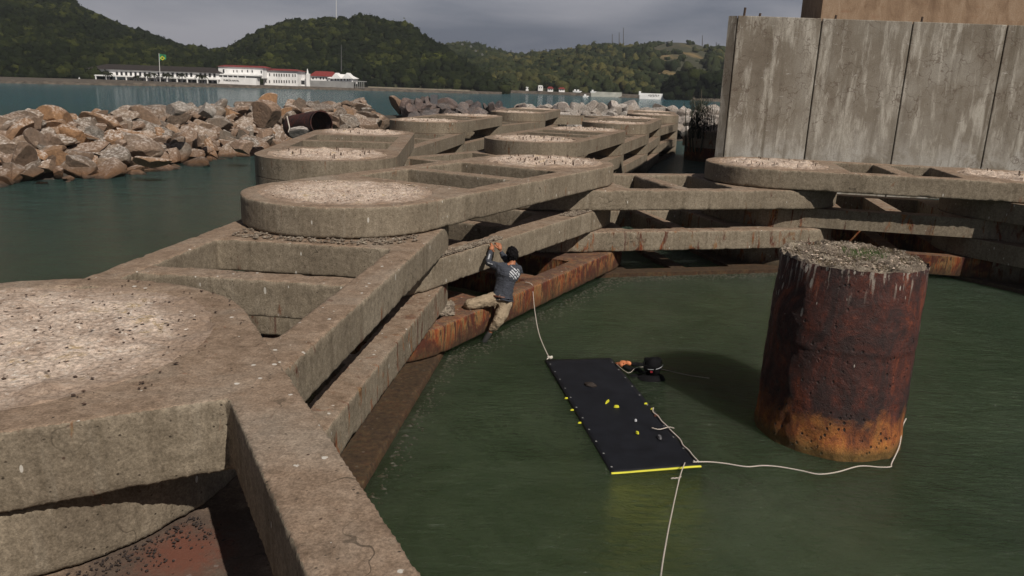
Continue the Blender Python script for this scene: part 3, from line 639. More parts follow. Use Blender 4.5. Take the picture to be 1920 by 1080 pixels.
tag(pebbles('gravel',pts[:900],M_dirt,rp,.008,.026),kind='stuff'); tag(pebbles('gravel',pts[900:1100],M_rub,rp,.01,.032),kind='stuff')
gm=flat('dry_weeds',(.13,.10,.06),.9,0,.5,30); gg=flat('green_weeds',(.05,.09,.02),.9,0,.4,30)
def tufts(name,n,mat,parent,cx,cy,r,z,h0,h1):
    mb=MB()
    for _ in range(n):
        a=random.uniform(0,6.28); q=r*math.sqrt(random.random()); x,y=cx+q*math.cos(a),cy+q*math.sin(a); h=random.uniform(h0,h1); dx,dy=random.gauss(0,.5)*h,random.gauss(0,.5)*h; w_=.004
        mb.add([(x-w_,y,z),(x+w_,y,z),(x+dx*.6,y+dy*.6,z+h*.7),(x+dx,y+dy,z+h)],[(0,1,2),(0,2,3)])
    return tag(mb.build(name,mat,parent),kind='stuff')
tufts('dry_weeds',1800,gm,rp,tx,ty,.89,2.32,.02,.07); tufts('green_weeds',260,gg,rp,tx+.15,ty-.1,.3,2.34,.03,.1)
# ---------------------------------------------------------------- floating mat
mc=[gz(1022,675,WZ+.03),gz(1145,672,WZ+.03),gz(1314,872,WZ+.03),gz(1146,884,WZ+.03)]
fm=empty('floating_mat',(mc[0]+mc[2])/2); tag(fm,'black foam mat with yellow end strip floating on the green water','floating mat')
def matp(u,v,dz=0): # u across, v along
    a=mc[0].lerp(mc[1],u); b=mc[3].lerp(mc[2],u); p=a.lerp(b,v); p.z+=dz+.012*math.sin(v*5+u)+.01*mnoise.noise(Vector((u*3,v*6,0))); 
    return p
nu,nv=16,48; vs=[];fs=[]
for lay,dz in ((0,0),(1,-.05)):
    for i in range(nv+1):
        for j in range(nu+1): vs.append(tuple(matp(j/nu,i/nv,dz)))
S_=(nu+1)*(nv+1)
for i in range(nv):
    for j in range(nu):
        a=i*(nu+1)+j; fs.append((a,a+nu+1,a+nu+2,a+1)); fs.append((a+S_,a+S_+1,a+S_+nu+2,a+S_+nu+1))
def rim(l):
    for a,b in zip(l[:-1],l[1:]): fs.append((a,b,b+S_,a+S_))
rim([j for j in range(nu+1)]); rim([nv*(nu+1)+j for j in range(nu,-1,-1)]); rim([i*(nu+1) for i in range(nv,-1,-1)]); rim([i*(nu+1)+nu for i in range(nv+1)])
mesh('foam_sheet',vs,fs,M_black,fm,True)
mb=MB(); mb.tube([matp(j/14,1.002,-.012) for j in range(15)],.014,6); mb.build('yellow_edge',M_yellow,fm)
for v in np.linspace(.06,.97,11):
    for u in (.035,.965):
        p=matp(u,v,.008); mb=MB(); r0=.014
        mb.add([(p.x+r0*math.cos(a),p.y+r0*math.sin(a),p.z) for a in np.linspace(0,6.28,9)[:-1]],[tuple(range(8))]); mb.build('grommet',flat('grommet_steel',(.3,.3,.3),.4) if 'grommet_steel' not in bpy.data.materials else bpy.data.materials['grommet_steel'],fm)
def patch(px,py,l,wd,ang,mat=M_yellow,name='yellow_patch',par=fm,h=.02):
    p=gz(px,py,WZ+.06); c,s=math.cos(ang),math.sin(ang); mb=MB(); K=10
    ring=[(l*math.cos(2*math.pi*i/K),wd*math.sin(2*math.pi*i/K)) for i in range(K)]
    mb.add([(p.x+u*c-v*s,p.y+u*s+v*c,p.z-.03) for u,v in ring]+[(p.x+u*.7*c-v*.7*s,p.y+u*.7*s+v*.7*c,p.z-.03+h) for u,v in ring],[(i,(i+1)%K,K+(i+1)%K,K+i) for i in range(K)]+[tuple(range(K,2*K))])
    return mb.build(name,mat,par)
for (px,py) in ((1062,744),(1073,766),(1087,790),(1211,754),(1223,764)): patch(px,py,.028,.010,.3)
patch(1231,776,.04,.02,.4,M_belt,'brown_patch')
def thing_patch(name,px,py,l,wd,ang,mat,label,cat,h=.03):
    o=patch(px,py,l,wd,ang,mat,name,None,h); tag(o,label,cat); return o
thing_patch('yellow_tool',1139,751,.075,.013,1.05,M_yellow,'bright yellow stick shaped tool lying on the mat','tool')
thing_patch('yellow_leaf',1156,760,.042,.02,.1,M_yellow,'yellow rounded piece with short stem on the mat right of the stick shaped tool','leaf')
thing_patch('yellow_chip',1195,809,.03,.018,-.8,M_yellow,'small yellow chip on the near half of the mat','chip')
thing_patch('white_chip',1192,786,.02,.015,0,M_print,'small white chip in the middle of the mat','chip')
thing_patch('grey_tag',1237,817,.03,.055,.1,flat('grey_tag',(.09,.09,.1)),'small grey rectangular tag near the right edge of the mat','tag')
_wm=RM[1][2].copy(); _wm.materials.clear(); _wm.materials.append(flat('wet_stone',(.03,.022,.018),.5,0,.5,9)); rk=bpy.data.objects.new('wet_stone',_wm); COL.objects.link(rk); rk.location=gz(1107,722,WZ+.06); rk.scale=(.09,.055,.05); rk.rotation_euler=(.1,0,-.4); tag(rk,'dark wet stone lying on the far half of the mat','stone')
# ---------------------------------------------------------------- ropes
z=WZ+.012
rope('rope',[gz(985,529,.53),gz(997,533,.52),gz(999,545,.40)+Vector((0,-.02,0)),gy(1003,585,13.6),gy(1012,630,12.8),matp(.06,.01,.03)],.0075,'white rope hanging from the rusty beam to the mat corner')
kn=MB(); 
for _ in range(6):
    c=matp(.06,.01,.03); kn.tube(spline([c+Vector((random.uniform(-.05,.05),random.uniform(-.05,.05),random.uniform(0,.04))) for _ in range(3)],5),.008,5)
tag(kn.build('rope_knot',M_rope),'frayed white knot at the far left corner of the mat','knot')
rope('rope',[matp(.93,.985,.02)]+[gz(x,y,z) for x,y in ((1330,866),(1360,869),(1400,875),(1430,873),(1460,875),(1500,882),(1535,889),(1570,885),(1612,874),(1650,876),(1670,875),(1672,868))]+[Vector((5.13,9.27,.0)),Vector((5.32,9.62,.12)),Vector((5.45,9.8,.16))],.008,'white rope lying on the water from the mat to the rusted pile')
a=matp(.83,.99,.03); rope('rope',[a,gz(1275,893,.1),gz(1262,950,.35),gz(1250,1010,.7),gz(1238,1090,1.1),Vector((.55,2.2,2.5))],.007,'white rope rising from the near end of the mat to the viewer',14)
rope('rope',[gz(1258,897,.1),gz(1272,896,.11),gz(1277,893,.12)],.008,'short rope tail knotted on the line below the mat')
rope('rope',[matp(.97,v,.022)+Vector((random.uniform(-.03,.04),0,0)) for v in np.linspace(.55,.98,12)],.009,'white lashing line along the right edge of the mat')
rope('rope',[gz(1222,802,WZ+.06),gz(1236,805,WZ+.06),gz(1254,801,WZ+.06),gz(1264,803,WZ+.06)],.007,'loose grey line lying on the mat near its right edge')
rope('rope',[matp(.98,.1,.03),gz(1178,699,WZ+.08),gz(1192,690,WZ+.06),gz(1212,688,WZ+.05),gz(1240,692,z),gz(1270,699,z),gz(1300,705,z),gz(1330,709,z)],.004,'thin pale line from the mat past the swimmer')
# ---------------------------------------------------------------- people
def skin(name,pts,edges,mat,parent,root=0,sub=2,nz=0):
    me=bpy.data.meshes.new(name); me.from_pydata([tuple(p[0]) for p in pts],edges,[]); o=link(name,me,None,parent); 
    md=o.modifiers.new('s','SKIN'); sk=me.skin_vertices[0].data if me.skin_vertices else None
    if sk is None:
        bm=bmesh.new(); bm.from_mesh(me); bm.verts.layers.skin.verify(); bm.to_mesh(me); bm.free(); sk=me.skin_vertices[0].data
    for i,p in enumerate(pts):
        r=p[1]; sk[i].radius=(r,r) if not isinstance(r,tuple) else r; sk[i].use_root=(i==root)
    ss=o.modifiers.new('ss','SUBSURF'); ss.levels=sub; ss.render_levels=sub; apply_mods(o)
    if nz: ndisp(o.data,nz,12)
    o.data.materials.clear(); o.data.materials.append(mat); o.data.polygons.foreach_set('use_smooth',[True]*len(o.data.polygons)); return o
def hand(wrist,dirv,palmn,name,parent,curl=.6,side=1,s=1.,mat=None):
    d=dirv.normalized(); nrm=(palmn-palmn.dot(d)*d).normalized(); sd_=d.cross(nrm)*side; mb=[]
    P=[(wrist,.026*s),(wrist+d*.045*s,(.036*s)),(wrist+d*.085*s,(.036*s))]; E=[(0,1),(1,2)]
    o=skin('palm',[(P[0][0],.028*s),(P[1][0],.036*s),(P[2][0],.034*s)],E,mat or M_skin,parent,0,2)
    for k,(off,ln) in enumerate(((-.033,.068),(-.011,.08),(.012,.075),(.033,.058))):
        b=wrist+d*.08*s+sd_*off*s; q1=b+d*ln*.45*s+nrm*ln*.1*curl*s; q2=q1+(d*(1-curl*.6)+nrm*curl).normalized()*ln*.35*s; q3=q2+(d*(1-curl*1.2)+nrm*curl*1.3).normalized()*ln*.3*s
        skin('finger',[(b-d*.02*s,.011*s),(q1,.010*s),(q2,.009*s),(q3,.0075*s)],[(0,1),(1,2),(2,3)],mat or M_skin,parent,0,1)
    b=wrist+d*.03*s-sd_*.03*s; q1=b+(d*.6-sd_*.8).normalized()*.04*s; q2=q1+(d*.9-sd_*.2+nrm*.4*curl).normalized()*.03*s
    skin('thumb',[(b,.013*s),(q1,.011*s),(q2,.009*s)],[(0,1),(1,2)],mat or M_skin,parent,0,1)
def print_on(target,name,quads,mat,parent,centre,ux,uy,nrm,lift=.006):
    # lay small printed shapes on a cloth surface
    from mathutils.bvhtree import BVHTree
    me=target.data; tri=BVHTree.FromPolygons([v.co.copy() for v in me.vertices],[tuple(p.vertices) for p in me.polygons]); mw=target.matrix_world.copy()
    mb=MB()
    for q in quads:
        # q: (x0,y0,x1,y1) bar as a subdivided strip
        x0,y0,x1,y1=q[:4]; K=4; vs=[]
        for i in range(K+1):
            for j in range(K+1):
                u=x0+(x1-x0)*i/K; v=y0+(y1-y0)*j/K; o_=centre+ux*u+uy*v+nrm*.3; h=tri.ray_cast(o_,-nrm)
                vs.append((h[0]+nrm*lift) if h[0] is not None else None)
        if any(x is None for x in vs): continue
        mb.add(vs,[(i*(K+1)+j,(i+1)*(K+1)+j,(i+1)*(K+1)+j+1,i*(K+1)+j+1) for i in range(K) for j in range(K)])
    if mb.v: mb.build(name,mat,parent)
def climber():
    hipL=gy(931,560,13.40); hipR=gy(949,570,13.36); pel=(hipL+hipR)/2
    waist=gy(943,545,13.42); chest=gy(949,522,13.5); up=gy(954,505,13.55); neck=gy(961,494,13.58); hb=gy(961,487,13.6); head=gy(960,477,13.63)
    sL=gy(936,501,13.5); sR=gy(971,505,13.62); eL=gy(914,493,13.6); wL=gy(920,470,13.88); hL=gy(925,459,14.02)
    eR=gy(948,487,13.87); wR=gy(938,470,13.94); hR=gy(935,460,14.02)
    kL=gz(878,571,.60); aL=kL+Vector((-.06,.42,-.2)); kR=gy(934,603,13.10); aR=gy(922,618,13.15); tR=gy(904,646,13.15)
    e=empty('person',Vector((pel.x,pel.y,0))); tag(e,'person in grey blue long sleeved shirt and khaki trousers climbing the rusty beams','person')
    V=[(pel,.10),(waist,.10),(chest,.12),(up,.10),(neck,.055),(hb,.07),(head,.085),(sL,.055),(eL,.036),(wL,.028),(sR,.055),(eR,.036),(wR,.028),(hipL,.1),(kL,.06),(aL,.04),(hipR,.1),(kR,.06),(aR,.045),(tR,.035)]
    Ed=[(0,1),(1,2),(2,3),(3,4),(4,5),(5,6),(3,7),(7,8),(8,9),(3,10),(10,11),(11,12),(0,13),(13,14),(14,15),(0,16),(16,17),(17,18),(18,19)]
    body=skin('body',V,Ed,M_skin,e)
    # head with ears and hair
    fw=Vector((-.55,.8,.15)).normalized()
    bm=bmesh.new(); bmesh.ops.create_icosphere(bm,subdivisions=3,radius=1); hm=bpy.data.meshes.new('head'); 
    for v in bm.verts: v.co=Vector((v.co.x*.078,v.co.y*.098,v.co.z*.118))
    q=fw.to_track_quat('Y','Z').to_matrix().to_4x4(); q.translation=head
    bm.transform(q); bm.to_mesh(hm); bm.free(); ho=link('face',hm,M_skin,e); hm.polygons.foreach_set('use_smooth',[True]*len(hm.polygons))
    for sdx in (-1,1):
        c=head+q.to_3x3()@Vector((sdx*.08,-.005,-.01)); skin('ear',[(c+Vector((0,0,.025)),.010),(c+Vector((0,0,-.02)),.008)],[(0,1)],M_skin,e,0,1)
    nzp=head+q.to_3x3()@Vector((0,.1,-.015)); skin('nose',[(nzp+Vector((0,0,.03)),.008),(nzp+fw*.012,.012)],[(0,1)],M_skin,e,0,1)
    bm=bmesh.new(); bmesh.ops.create_icosphere(bm,subdivisions=4,radius=1); hm=bpy.data.meshes.new('hair')
    dele=[]
    for v in bm.verts:
        c=v.co; 
        if (c.y>.45 and c.z<.45) or (c.z<-.75) or (abs(c.x)>.75 and c.z<-.1 and c.y>0): dele.append(v)
        k=1+.12*mnoise.fractal(c*5,.9,2.2,4)+.09*random.random(); v.co=Vector((c.x*.105*k,c.y*.125*k,c.z*.142*k))
    bmesh.ops.delete(bm,geom=dele,context='VERTS'); bm.transform(q); bm.to_mesh(hm); bm.free(); link('hair',hm,M_hair,e)
    SV=[(pel+Vector((.01,0,.05)),(.19,.17)),(waist,(.185,.165)),(chest,(.205,.175)),(up,(.195,.155)),(neck+Vector((0,0,-.03)),.075),(sL,.095),(sL.lerp(eL,.5),.075),(eL,.062),(eL.lerp(wL,.6),.05),(wL,.04),(sR,.095),(eR,.06),(wR,.04)]
    SE=[(0,1),(1,2),(2,3),(3,4),(3,5),(5,6),(6,7),(7,8),(8,9),(3,10),(10,11),(11,12)]
    shirt=skin('shirt',SV,SE,M_shirt,e,1,4,.013)
    TV=[(pel+Vector((0,0,.06)),.17),(pel-Vector((0,0,.02)),.18),(hipL,.15),(hipL.lerp(kL,.5),.12),(kL,.095),(kL.lerp(aL,.8),.07),(hipR,.155),(hipR.lerp(kR,.5),.13),(kR,.10),(kR.lerp(aR,.5),.08),(aR.lerp(tR,.12),.068)]
    TE=[(0,1),(1,2),(2,3),(3,4),(4,5),(1,6),(6,7),(7,8),(8,9),(9,10)]
    skin('trousers',TV,TE,M_trou,e,1,4,.013)
    # belt
    mb=MB(); c=pel+Vector((0,0,.09)); axx=(waist-pel).normalized(); a_=axx.orthogonal().normalized(); b_=axx.cross(a_)
    P=[c+(a_*math.cos(t)*.185+b_*math.sin(t)*.165) for t in np.linspace(0,6.283,25)]
    mb.tube(P,.017,6,False); mb.build('belt',M_belt,e)
    # boot
    skin('boot',[(aR.lerp(tR,.1),.052),(aR.lerp(tR,.45),.056),(aR.lerp(tR,.75),.05),(tR,.036)],[(0,1),(1,2),(2,3)],M_boot,e,0,2)
    skin('boot',[(aL,.05),(aL+Vector((-.03,.14,-.03)),.045)],[(0,1)],M_boot,e,0,2)
    up_=Vector((0,0,1)); away=Vector((-.6,.78,0))
    hand(wL,(hL-wL).normalized(),away,'hand',e,.9,1,1.4); hand(wR,(hR-wR).normalized()+Vector((0,0,.2)),away,'hand',e,.9,-1,1.4)
    # prints
    n_=(Vector((0,0,CH))-chest).normalized(); n_=(n_+Vector((.35,0,0))).normalized(); uyv=(up-waist).normalized(); uyv=(uyv-uyv.dot(n_)*n_).normalized(); uxv=uyv.cross(n_)
    rot=R(-28); ux2=uxv*math.cos(rot)+uyv*math.sin(rot); uy2=-uxv*math.sin(rot)+uyv*math.cos(rot)
    cc_=gy(962,514,13.5)
    Q=[(-.03,.10,.05,.112),(-.085,.05,-.02,.075),(-.005,.03,.02,.08),(.04,.045,.10,.085),(.06,.0,.095,.035),(-.10,.0,.04,.022),(-.105,-.045,.0,-.02),(.015,-.05,.09,-.022),(-.09,-.08,.0,-.068),(-.06,-.11,-.03,-.10),(.02,-.085,.05,-.07)]
    print_on(shirt,'back_print',Q,M_print,e,cc_,ux2,uy2,n_)
    print_on(shirt,'collar_print',[(-.03+.016*i,0,-.02+.016*i,.012) for i in range(4)],M_print,e,gy(958,501,13.5),ux2,uy2,n_)
    au=(wL-eL).normalized(); n2=(Vector((0,0,CH))-eL).normalized(); n2=(n2-n2.dot(au)*au).normalized(); aux=au.cross(n2)
    print_on(shirt,'sleeve_print',[(-.012,.04+.026*i,.014,.058+.026*i) for i in range(6)],M_print,e,eL,-aux,au,n2)
    al=(sL-eL).normalized(); n3=(Vector((0,0,CH))-eL).normalized(); n3=(n3-n3.dot(al)*al).normalized(); 
    print_on(shirt,'sleeve_print',[(.03+.022*i,-.002,.045+.022*i,.016) for i in range(5)],M_print,e,eL,al,n3.cross(al),n3)
climber()
def swimmer():
    c=gz(1222,704,WZ+.03); head=c+Vector((0,0,.15)); e=empty('person',Vector((c.x,c.y,WZ))); tag(e,'swimmer in black hooded wetsuit holding the mat from the water','person')
    sL=gz(1196,697,WZ-.03); sR=c+Vector((.22,-.02,-.2)); chest=c+Vector((.02,-.08,-.2)); wL=gz(1167,686,WZ+.07); wR=gz(1184,683,WZ+.06); eL=sL.lerp(wL,.5)+Vector((0,-.03,-.01)); eR=gz(1195,684,WZ+.0)
    V=[(c+Vector((.1,.1,-.55)),.15),(chest,.17),(c+Vector((0,0,-.06)),.07),(head,.11),(sL,.075),(eL,.05),(wL,.033),(gz(1210,690,WZ-.05),.075),(eR,.045),(wR,.033)]
    skin('body',V,[(0,1),(1,2),(2,3),(1,4),(4,5),(5,6),(2,7),(7,8),(8,9)],M_neo,e,1,3)
    def blob(name,parts,mat,vox=.016):
        bm=bmesh.new()
        for (p,rd,rz) in parts:
            M_=Matrix.Translation(p)@Matrix.Rotation(rz,4,'Z')@Matrix.Diagonal((*rd,1)); bmesh.ops.create_icosphere(bm,subdivisions=4,radius=1,matrix=M_)
        me=bpy.data.meshes.new(name); bm.to_mesh(me); bm.free(); o=link(name,me,None,e); md=o.modifiers.new('r','REMESH'); md.mode='VOXEL'; md.voxel_size=vox; sm=o.modifiers.new('s','SMOOTH'); sm.iterations=6; apply_mods(o)
        ndisp(o.data,.006,9); o.data.materials.clear(); o.data.materials.append(mat); o.data.polygons.foreach_set('use_smooth',[True]*len(o.data.polygons)); return o
    blob('hood',[(head,(.135,.155,.165),0),(head+Vector((.02,.02,-.13)),(.11,.12,.12),0),(head+Vector((-.1,.02,.11)),(.045,.03,.05),0),(head+Vector((.08,.05,.07)),(.08,.09,.08),0)],M_neo)
    blob('wetsuit_shoulders',[(c+Vector((-.02,-.06,-.08)),(.24,.17,.12),.15),(c+Vector((-.24,.05,-.07)),(.16,.08,.07),.4),(c+Vector((.1,-.05,-.07)),(.12,.14,.12),0)],M_neo)
    skin('face',[(head+Vector((-.06,-.06,-.03)),.06),(head+Vector((-.06,-.055,-.09)),.05)],[(0,1)],M_skin,e,0,2)
    mb=MB(); mb.box((-.09,-.03,-.035),(.09,.03,.035)); mk=mb.build('dive_mask',M_neo,e); mk.location=Vector(mk.location); 
    for v in mk.data.vertices: 
        v.co=Matrix.Rotation(R(-25),3,'Z')@v.co+head+Vector((-.05,-.11,.015))
    mb=MB(); P=[head+Vector((.16*math.cos(t),.16*math.sin(t),.03+.03*math.sin(t+1))) for t in np.linspace(-2.2,-.2,14)]; mb.tube(P,.004,5); mb.build('mask_strap',M_print,e)
    bm_=flat('red_valve',(.25,.01,.02)); mb=MB(); p=head+Vector((-.04,-.15,-.03)); mb.box((p.x-.018,p.y-.012,p.z-.012),(p.x+.018,p.y+.012,p.z+.012)); mb.build('snorkel_valve',bm_,e)
    mb=MB(); mb.tube(spline([head+Vector((-.12,-.1,-.06)),head+Vector((-.15,-.02,.05)),head+Vector((-.1,.06,.13))],6),.013,6); mb.build('snorkel',M_neo,e)
    rd=flat('orange_skin',(.5,.17,.07),.6)
    hand(wL,gz(1148,671,WZ+.07)-wL,Vector((0,0,-1)),'hand',e,.2,1,1.25,rd); hand(wR,gz(1165,677,WZ+.09)-wR,Vector((0,0,-1)),'hand',e,.2,1,1.2,rd)
swimmer()
# ---------------------------------------------------------------- far shore
def M_forestf(name,a,b,c):
    q=N(name); at=q.n('ShaderNodeAttribute'); at.attribute_name='tint'; at.attribute_type='GEOMETRY'
    col=q.cr(at.outputs['Fac'],[(0,a),(.5,b),(.85,c),(1,tuple(x*1.1 for x in c))]); P=q.pos()
    col=q.mix(.8,col,q.cr(q.noise(P,1.6,4,.75),[(.3,(.45,.45,.45)),(.7,(1.5,1.5,1.45))]),'MULTIPLY')
    q.base(col); q.rough(.95); q.b.inputs['Specular IOR Level'].default_value=.1; q.bump(q.noise(P,2.5,3,.7),.8,.6); return q.m
M_for1=M_forestf('dark_forest',(.006,.010,.004),(.014,.020,.007),(.045,.052,.014)); M_for2=M_forestf('green_forest',(.010,.018,.006),(.035,.048,.011),(.10,.11,.02)); M_for3=M_forestf('far_forest',(.014,.022,.011),(.034,.042,.018),(.085,.08,.03))  # dark_forest: cloud shadow over the headland is put into its darker greens
def M_hillf(name,dry):
    q=N(name); P=q.pos(); a=q.noise(P,.02,5,.65,.6); b=q.noise(P,.25,5,.7)
    c=q.cr(b,[(.3,(.022,.026,.012)),(.6,(.045,.045,.02)),(.8,(.08,.065,.035))])
    if dry: c=q.mix(q.ramp(a,.5,.6),c,q.cr(b,[(.3,(.12,.085,.04)),(.6,(.2,.14,.055)),(.8,(.27,.19,.075))]))
    q.base(c); q.rough(1); return q.m
M_h1=M_hillf('hill_soil',0); M_h3=M_hillf('dry_hill',1)
_ico=None
def ico():
    global _ico
    if _ico is None:
        bm=bmesh.new(); bmesh.ops.create_icosphere(bm,subdivisions=2,radius=1); _ico=(np.array([v.co[:] for v in bm.verts]),np.array([[v.index for v in f.verts] for f in bm.faces])); bm.free()
    return _ico
def forest(name,pts,sizes,mat,label):
    v0,f0=ico(); nv_,nf=len(v0),len(f0); n=len(pts); pts=np.array(pts); sizes=np.array(sizes)
    ph=rng.uniform(0,50,(n,3)); k=1+.22*np.sin(v0[None,:,0]*4.1+ph[:,None,0])*np.sin(v0[None,:,1]*3.7+ph[:,None,1])+.18*np.sin(v0[None,:,2]*5.3+ph[:,None,2])+.13*rng.standard_normal((n,nv_))
    hs=rng.uniform(.7,1.25,(n,1)); co=v0[None]*k[...,None]*sizes[:,None,None]; co[...,2]*=hs; co+=pts[:,None,:]
    V=co.reshape(-1,3); F=(f0[None]+(np.arange(n)*nv_)[:,None,None]).reshape(-1,3)
    # leaf tufts
    nl=22; idx=rng.integers(0,nv_,(n,nl)); c=np.take_along_axis(co,idx[...,None],1).reshape(-1,3); c+=rng.standard_normal(c.shape)*np.repeat(sizes,nl)[:,None]*.10
    sz=np.repeat(sizes,nl)[:,None]*rng.uniform(.12,.3,(len(c),1)); d1=rng.standard_normal(c.shape); d1/=np.linalg.norm(d1,axis=1)[:,None]; d2=rng.standard_normal(c.shape); d2/=np.linalg.norm(d2,axis=1)[:,None]
    Lv=np.stack([c-d1*sz,c+d1*sz,c+d2*sz*1.3],1).reshape(-1,3); Lf_=np.arange(len(Lv)).reshape(-1,3)+len(V)
    VV=np.vstack([V,Lv]); FF=np.vstack([F,Lf_])
    me=bpy.data.meshes.new(name); me.vertices.add(len(VV)); me.vertices.foreach_set('co',VV.astype(np.float32).ravel()); me.loops.add(len(FF)*3); me.loops.foreach_set('vertex_index',FF.astype(np.int32).ravel())
    me.polygons.add(len(FF)); me.polygons.foreach_set('loop_start',np.arange(0,len(FF)*3,3,dtype=np.int32)); me.update(calc_edges=True)
    tint=np.clip(.42+.25*np.sin(pts[:,0]*.11+np.sin(pts[:,2]*.35)*1.5)*np.sin(pts[:,2]*.4+pts[:,0]*.05)+rng.normal(0,.2,n),0,1); at=me.attributes.new('tint','FLOAT','POINT'); at.data.foreach_set('value',np.concatenate([np.repeat(tint,nv_),np.repeat(np.clip(tint+.1,0,1),nl*3)]).astype(np.float32))
    o=link(name,me,mat); tag(o,label,'forest',kind='stuff'); return o
def hill(name,prof_,foot,Yf,Yr,mat,drop,fmat,n,s0,s1,flabel,gap=None,pw=.75):
    xs_=[p[0] for p in prof_]; ys_=[p[1] for p in prof_]; x0,x1=xs_[0],xs_[-1]; NU,NV=120,26
    fy=lambda u: np.interp(u,[p[0] for p in foot],[p[1] for p in foot])
    def P(u,v):
        yf=Yf(u) if callable(Yf) else Yf; yr=Yr(u) if callable(Yr) else Yr
        zr=gy(u,np.interp(u,xs_,ys_),yr).z-drop; zf=gy(u,fy(u),yf).z
        Y=yf+(yr-yf)*v; b=gy(u,200,Y); zz=zf+(zr-zf)*(v**pw if v<=1 else max(0,1-(v-1)**2*1.5))
        zz+=min(1.,v*3)*(yr*.008)*mnoise.fractal(Vector((b.x*.03,b.y*.03,0)),.8,2.1,3)*(1 if v<.9 else .3)
        return (b.x,b.y,zz)
    vs=[P(x0+(x1-x0)*i/NU,1.7*j/NV) for i in range(NU+1) for j in range(NV+1)]; fs=[(i*(NV+1)+j,(i+1)*(NV+1)+j,(i+1)*(NV+1)+j+1,i*(NV+1)+j+1) for i in range(NU) for j in range(NV)]
    tag(mesh(name,vs,fs,mat,None,True),kind='structure')
    pts=[];sz=[]
    while len(pts)<n:
        u=random.uniform(x0,x1); v=random.random()**.9*1.03
        if gap and gap(u,v): continue
        p=P(u,v); s=random.uniform(s0,s1)*(.7 if random.random()<.4 else 1); pts.append((p[0],p[1],p[2]+s*.45)); sz.append(s)
    forest('forest',pts,sz,fmat,flabel)
random.seed(3)
# far hills first
hill('hills',[(760,105),(845,88),(870,84),(900,90),(925,99),(960,106),(1000,107),(1030,104),(1060,99),(1085,93),(1120,88),(1170,88),(1200,84),(1230,79),(1262,75),(1290,77),(1330,90),(1362,97),(1500,90),(1700,100),(2000,90)],[(760,168),(1000,172),(1200,182),(1290,188),(1400,193),(2000,215)],290,560,M_h3,1.5,M_for3,9000,1.4,3.0,'green and dry brown far wooded hills across the bay',
  gap=lambda u,v:(u>1190 and mnoise.noise(Vector((u*.022,v*3.2,3)))>-.12 and v>.12 and random.random()<.97) or (u>1060 and v>.8 and random.random()<.75),pw=.8)
hill('hills',[(-80,-60),(0,-30),(80,-12),(150,0),(175,20),(220,42),(265,57),(310,72),(350,88),(385,94),(400,97),(430,95),(445,88),(480,66),(520,50),(550,42),(590,40),(640,36),(690,32),(700,32),(740,44),(775,54),(785,62),(820,83),(845,98),(880,122),(905,140),(925,155),(945,172)],
  [(-80,150),(150,153),(400,158),(680,166),(800,168),(945,174)],lambda u:np.interp(u,[-80,150,400,680,880,945],[200,222,236,258,258,262]),lambda u:np.interp(u,[-80,150,640,900,945],[330,340,350,300,275]),M_h1,1.6,M_for1,12000,.9,2.1,'dark wooded headland hills behind the white buildings',gap=lambda u,v:u>780 and random.random()<.55)
# greener slope at the headland's end
pts=[];sz=[]
for _ in range(1500):
    u=random.uniform(690,935); t=random.random(); yt=np.interp(u,[690,740,775,820,880,935],[100,90,95,105,135,166]); py=yt+(168-yt)*t; Y=262+(1-t)*28
    p=gy(u,py,Y); s=random.uniform(.7,1.7); pts.append((p.x,p.y,p.z-.4)); sz.append(s)
forest('forest',pts,sz,M_for2,'brighter green trees on the slope at the end of the headland')
# trees right by the white wall
pts=[];sz=[]
for _ in range(420):
    u=random.uniform(1250,1420); yt=np.interp(u,[1250,1270,1300,1330,1350,1420],[165,148,142,144,150,140]); py=random.uniform(yt,188); p=gy(u,py,262+random.uniform(0,8)); pts.append(tuple(p)); sz.append(random.uniform(1.2,2.4))
forest('forest',pts,sz,M_for1,'dark trees at the shore right of the white wall')
# shore bank
def bank(pxs,Yfun,h,mat,name):
    vs=[];fs=[]
    for i,u in enumerate(pxs):
        Y=Yfun(u); 
        for dY,z in ((-2.,-1.),(0,.1+random.random()*.3),(1.2,h*.7+random.random()*.3),(3,h),(30,h+.2)):
            b=gy(u,200,Y+dY); vs.append((b.x,b.y,z))
    for i in range(len(pxs)-1):
        for j in range(4): a=i*5+j; fs.append((a,a+5,a+6,a+1))
    tag(mesh(name,vs,fs,mat),kind='structure')
mbank=flat('rocky_bank',(.085,.07,.055),.95,0,.6,.9)
def Yb(u): return float(np.interp(u,[-80,150,400,680,880,945],[172,186,210,236,246,258]))
bank(list(range(-80,945,6)),Yb,.55,mbank,'shore')
def Yb2(u): return float(np.interp(u,[930,1000,1290,1420],[285,285,262,255]))
bank(list(range(940,1500,6)),Yb2,.8,mbank,'shore')
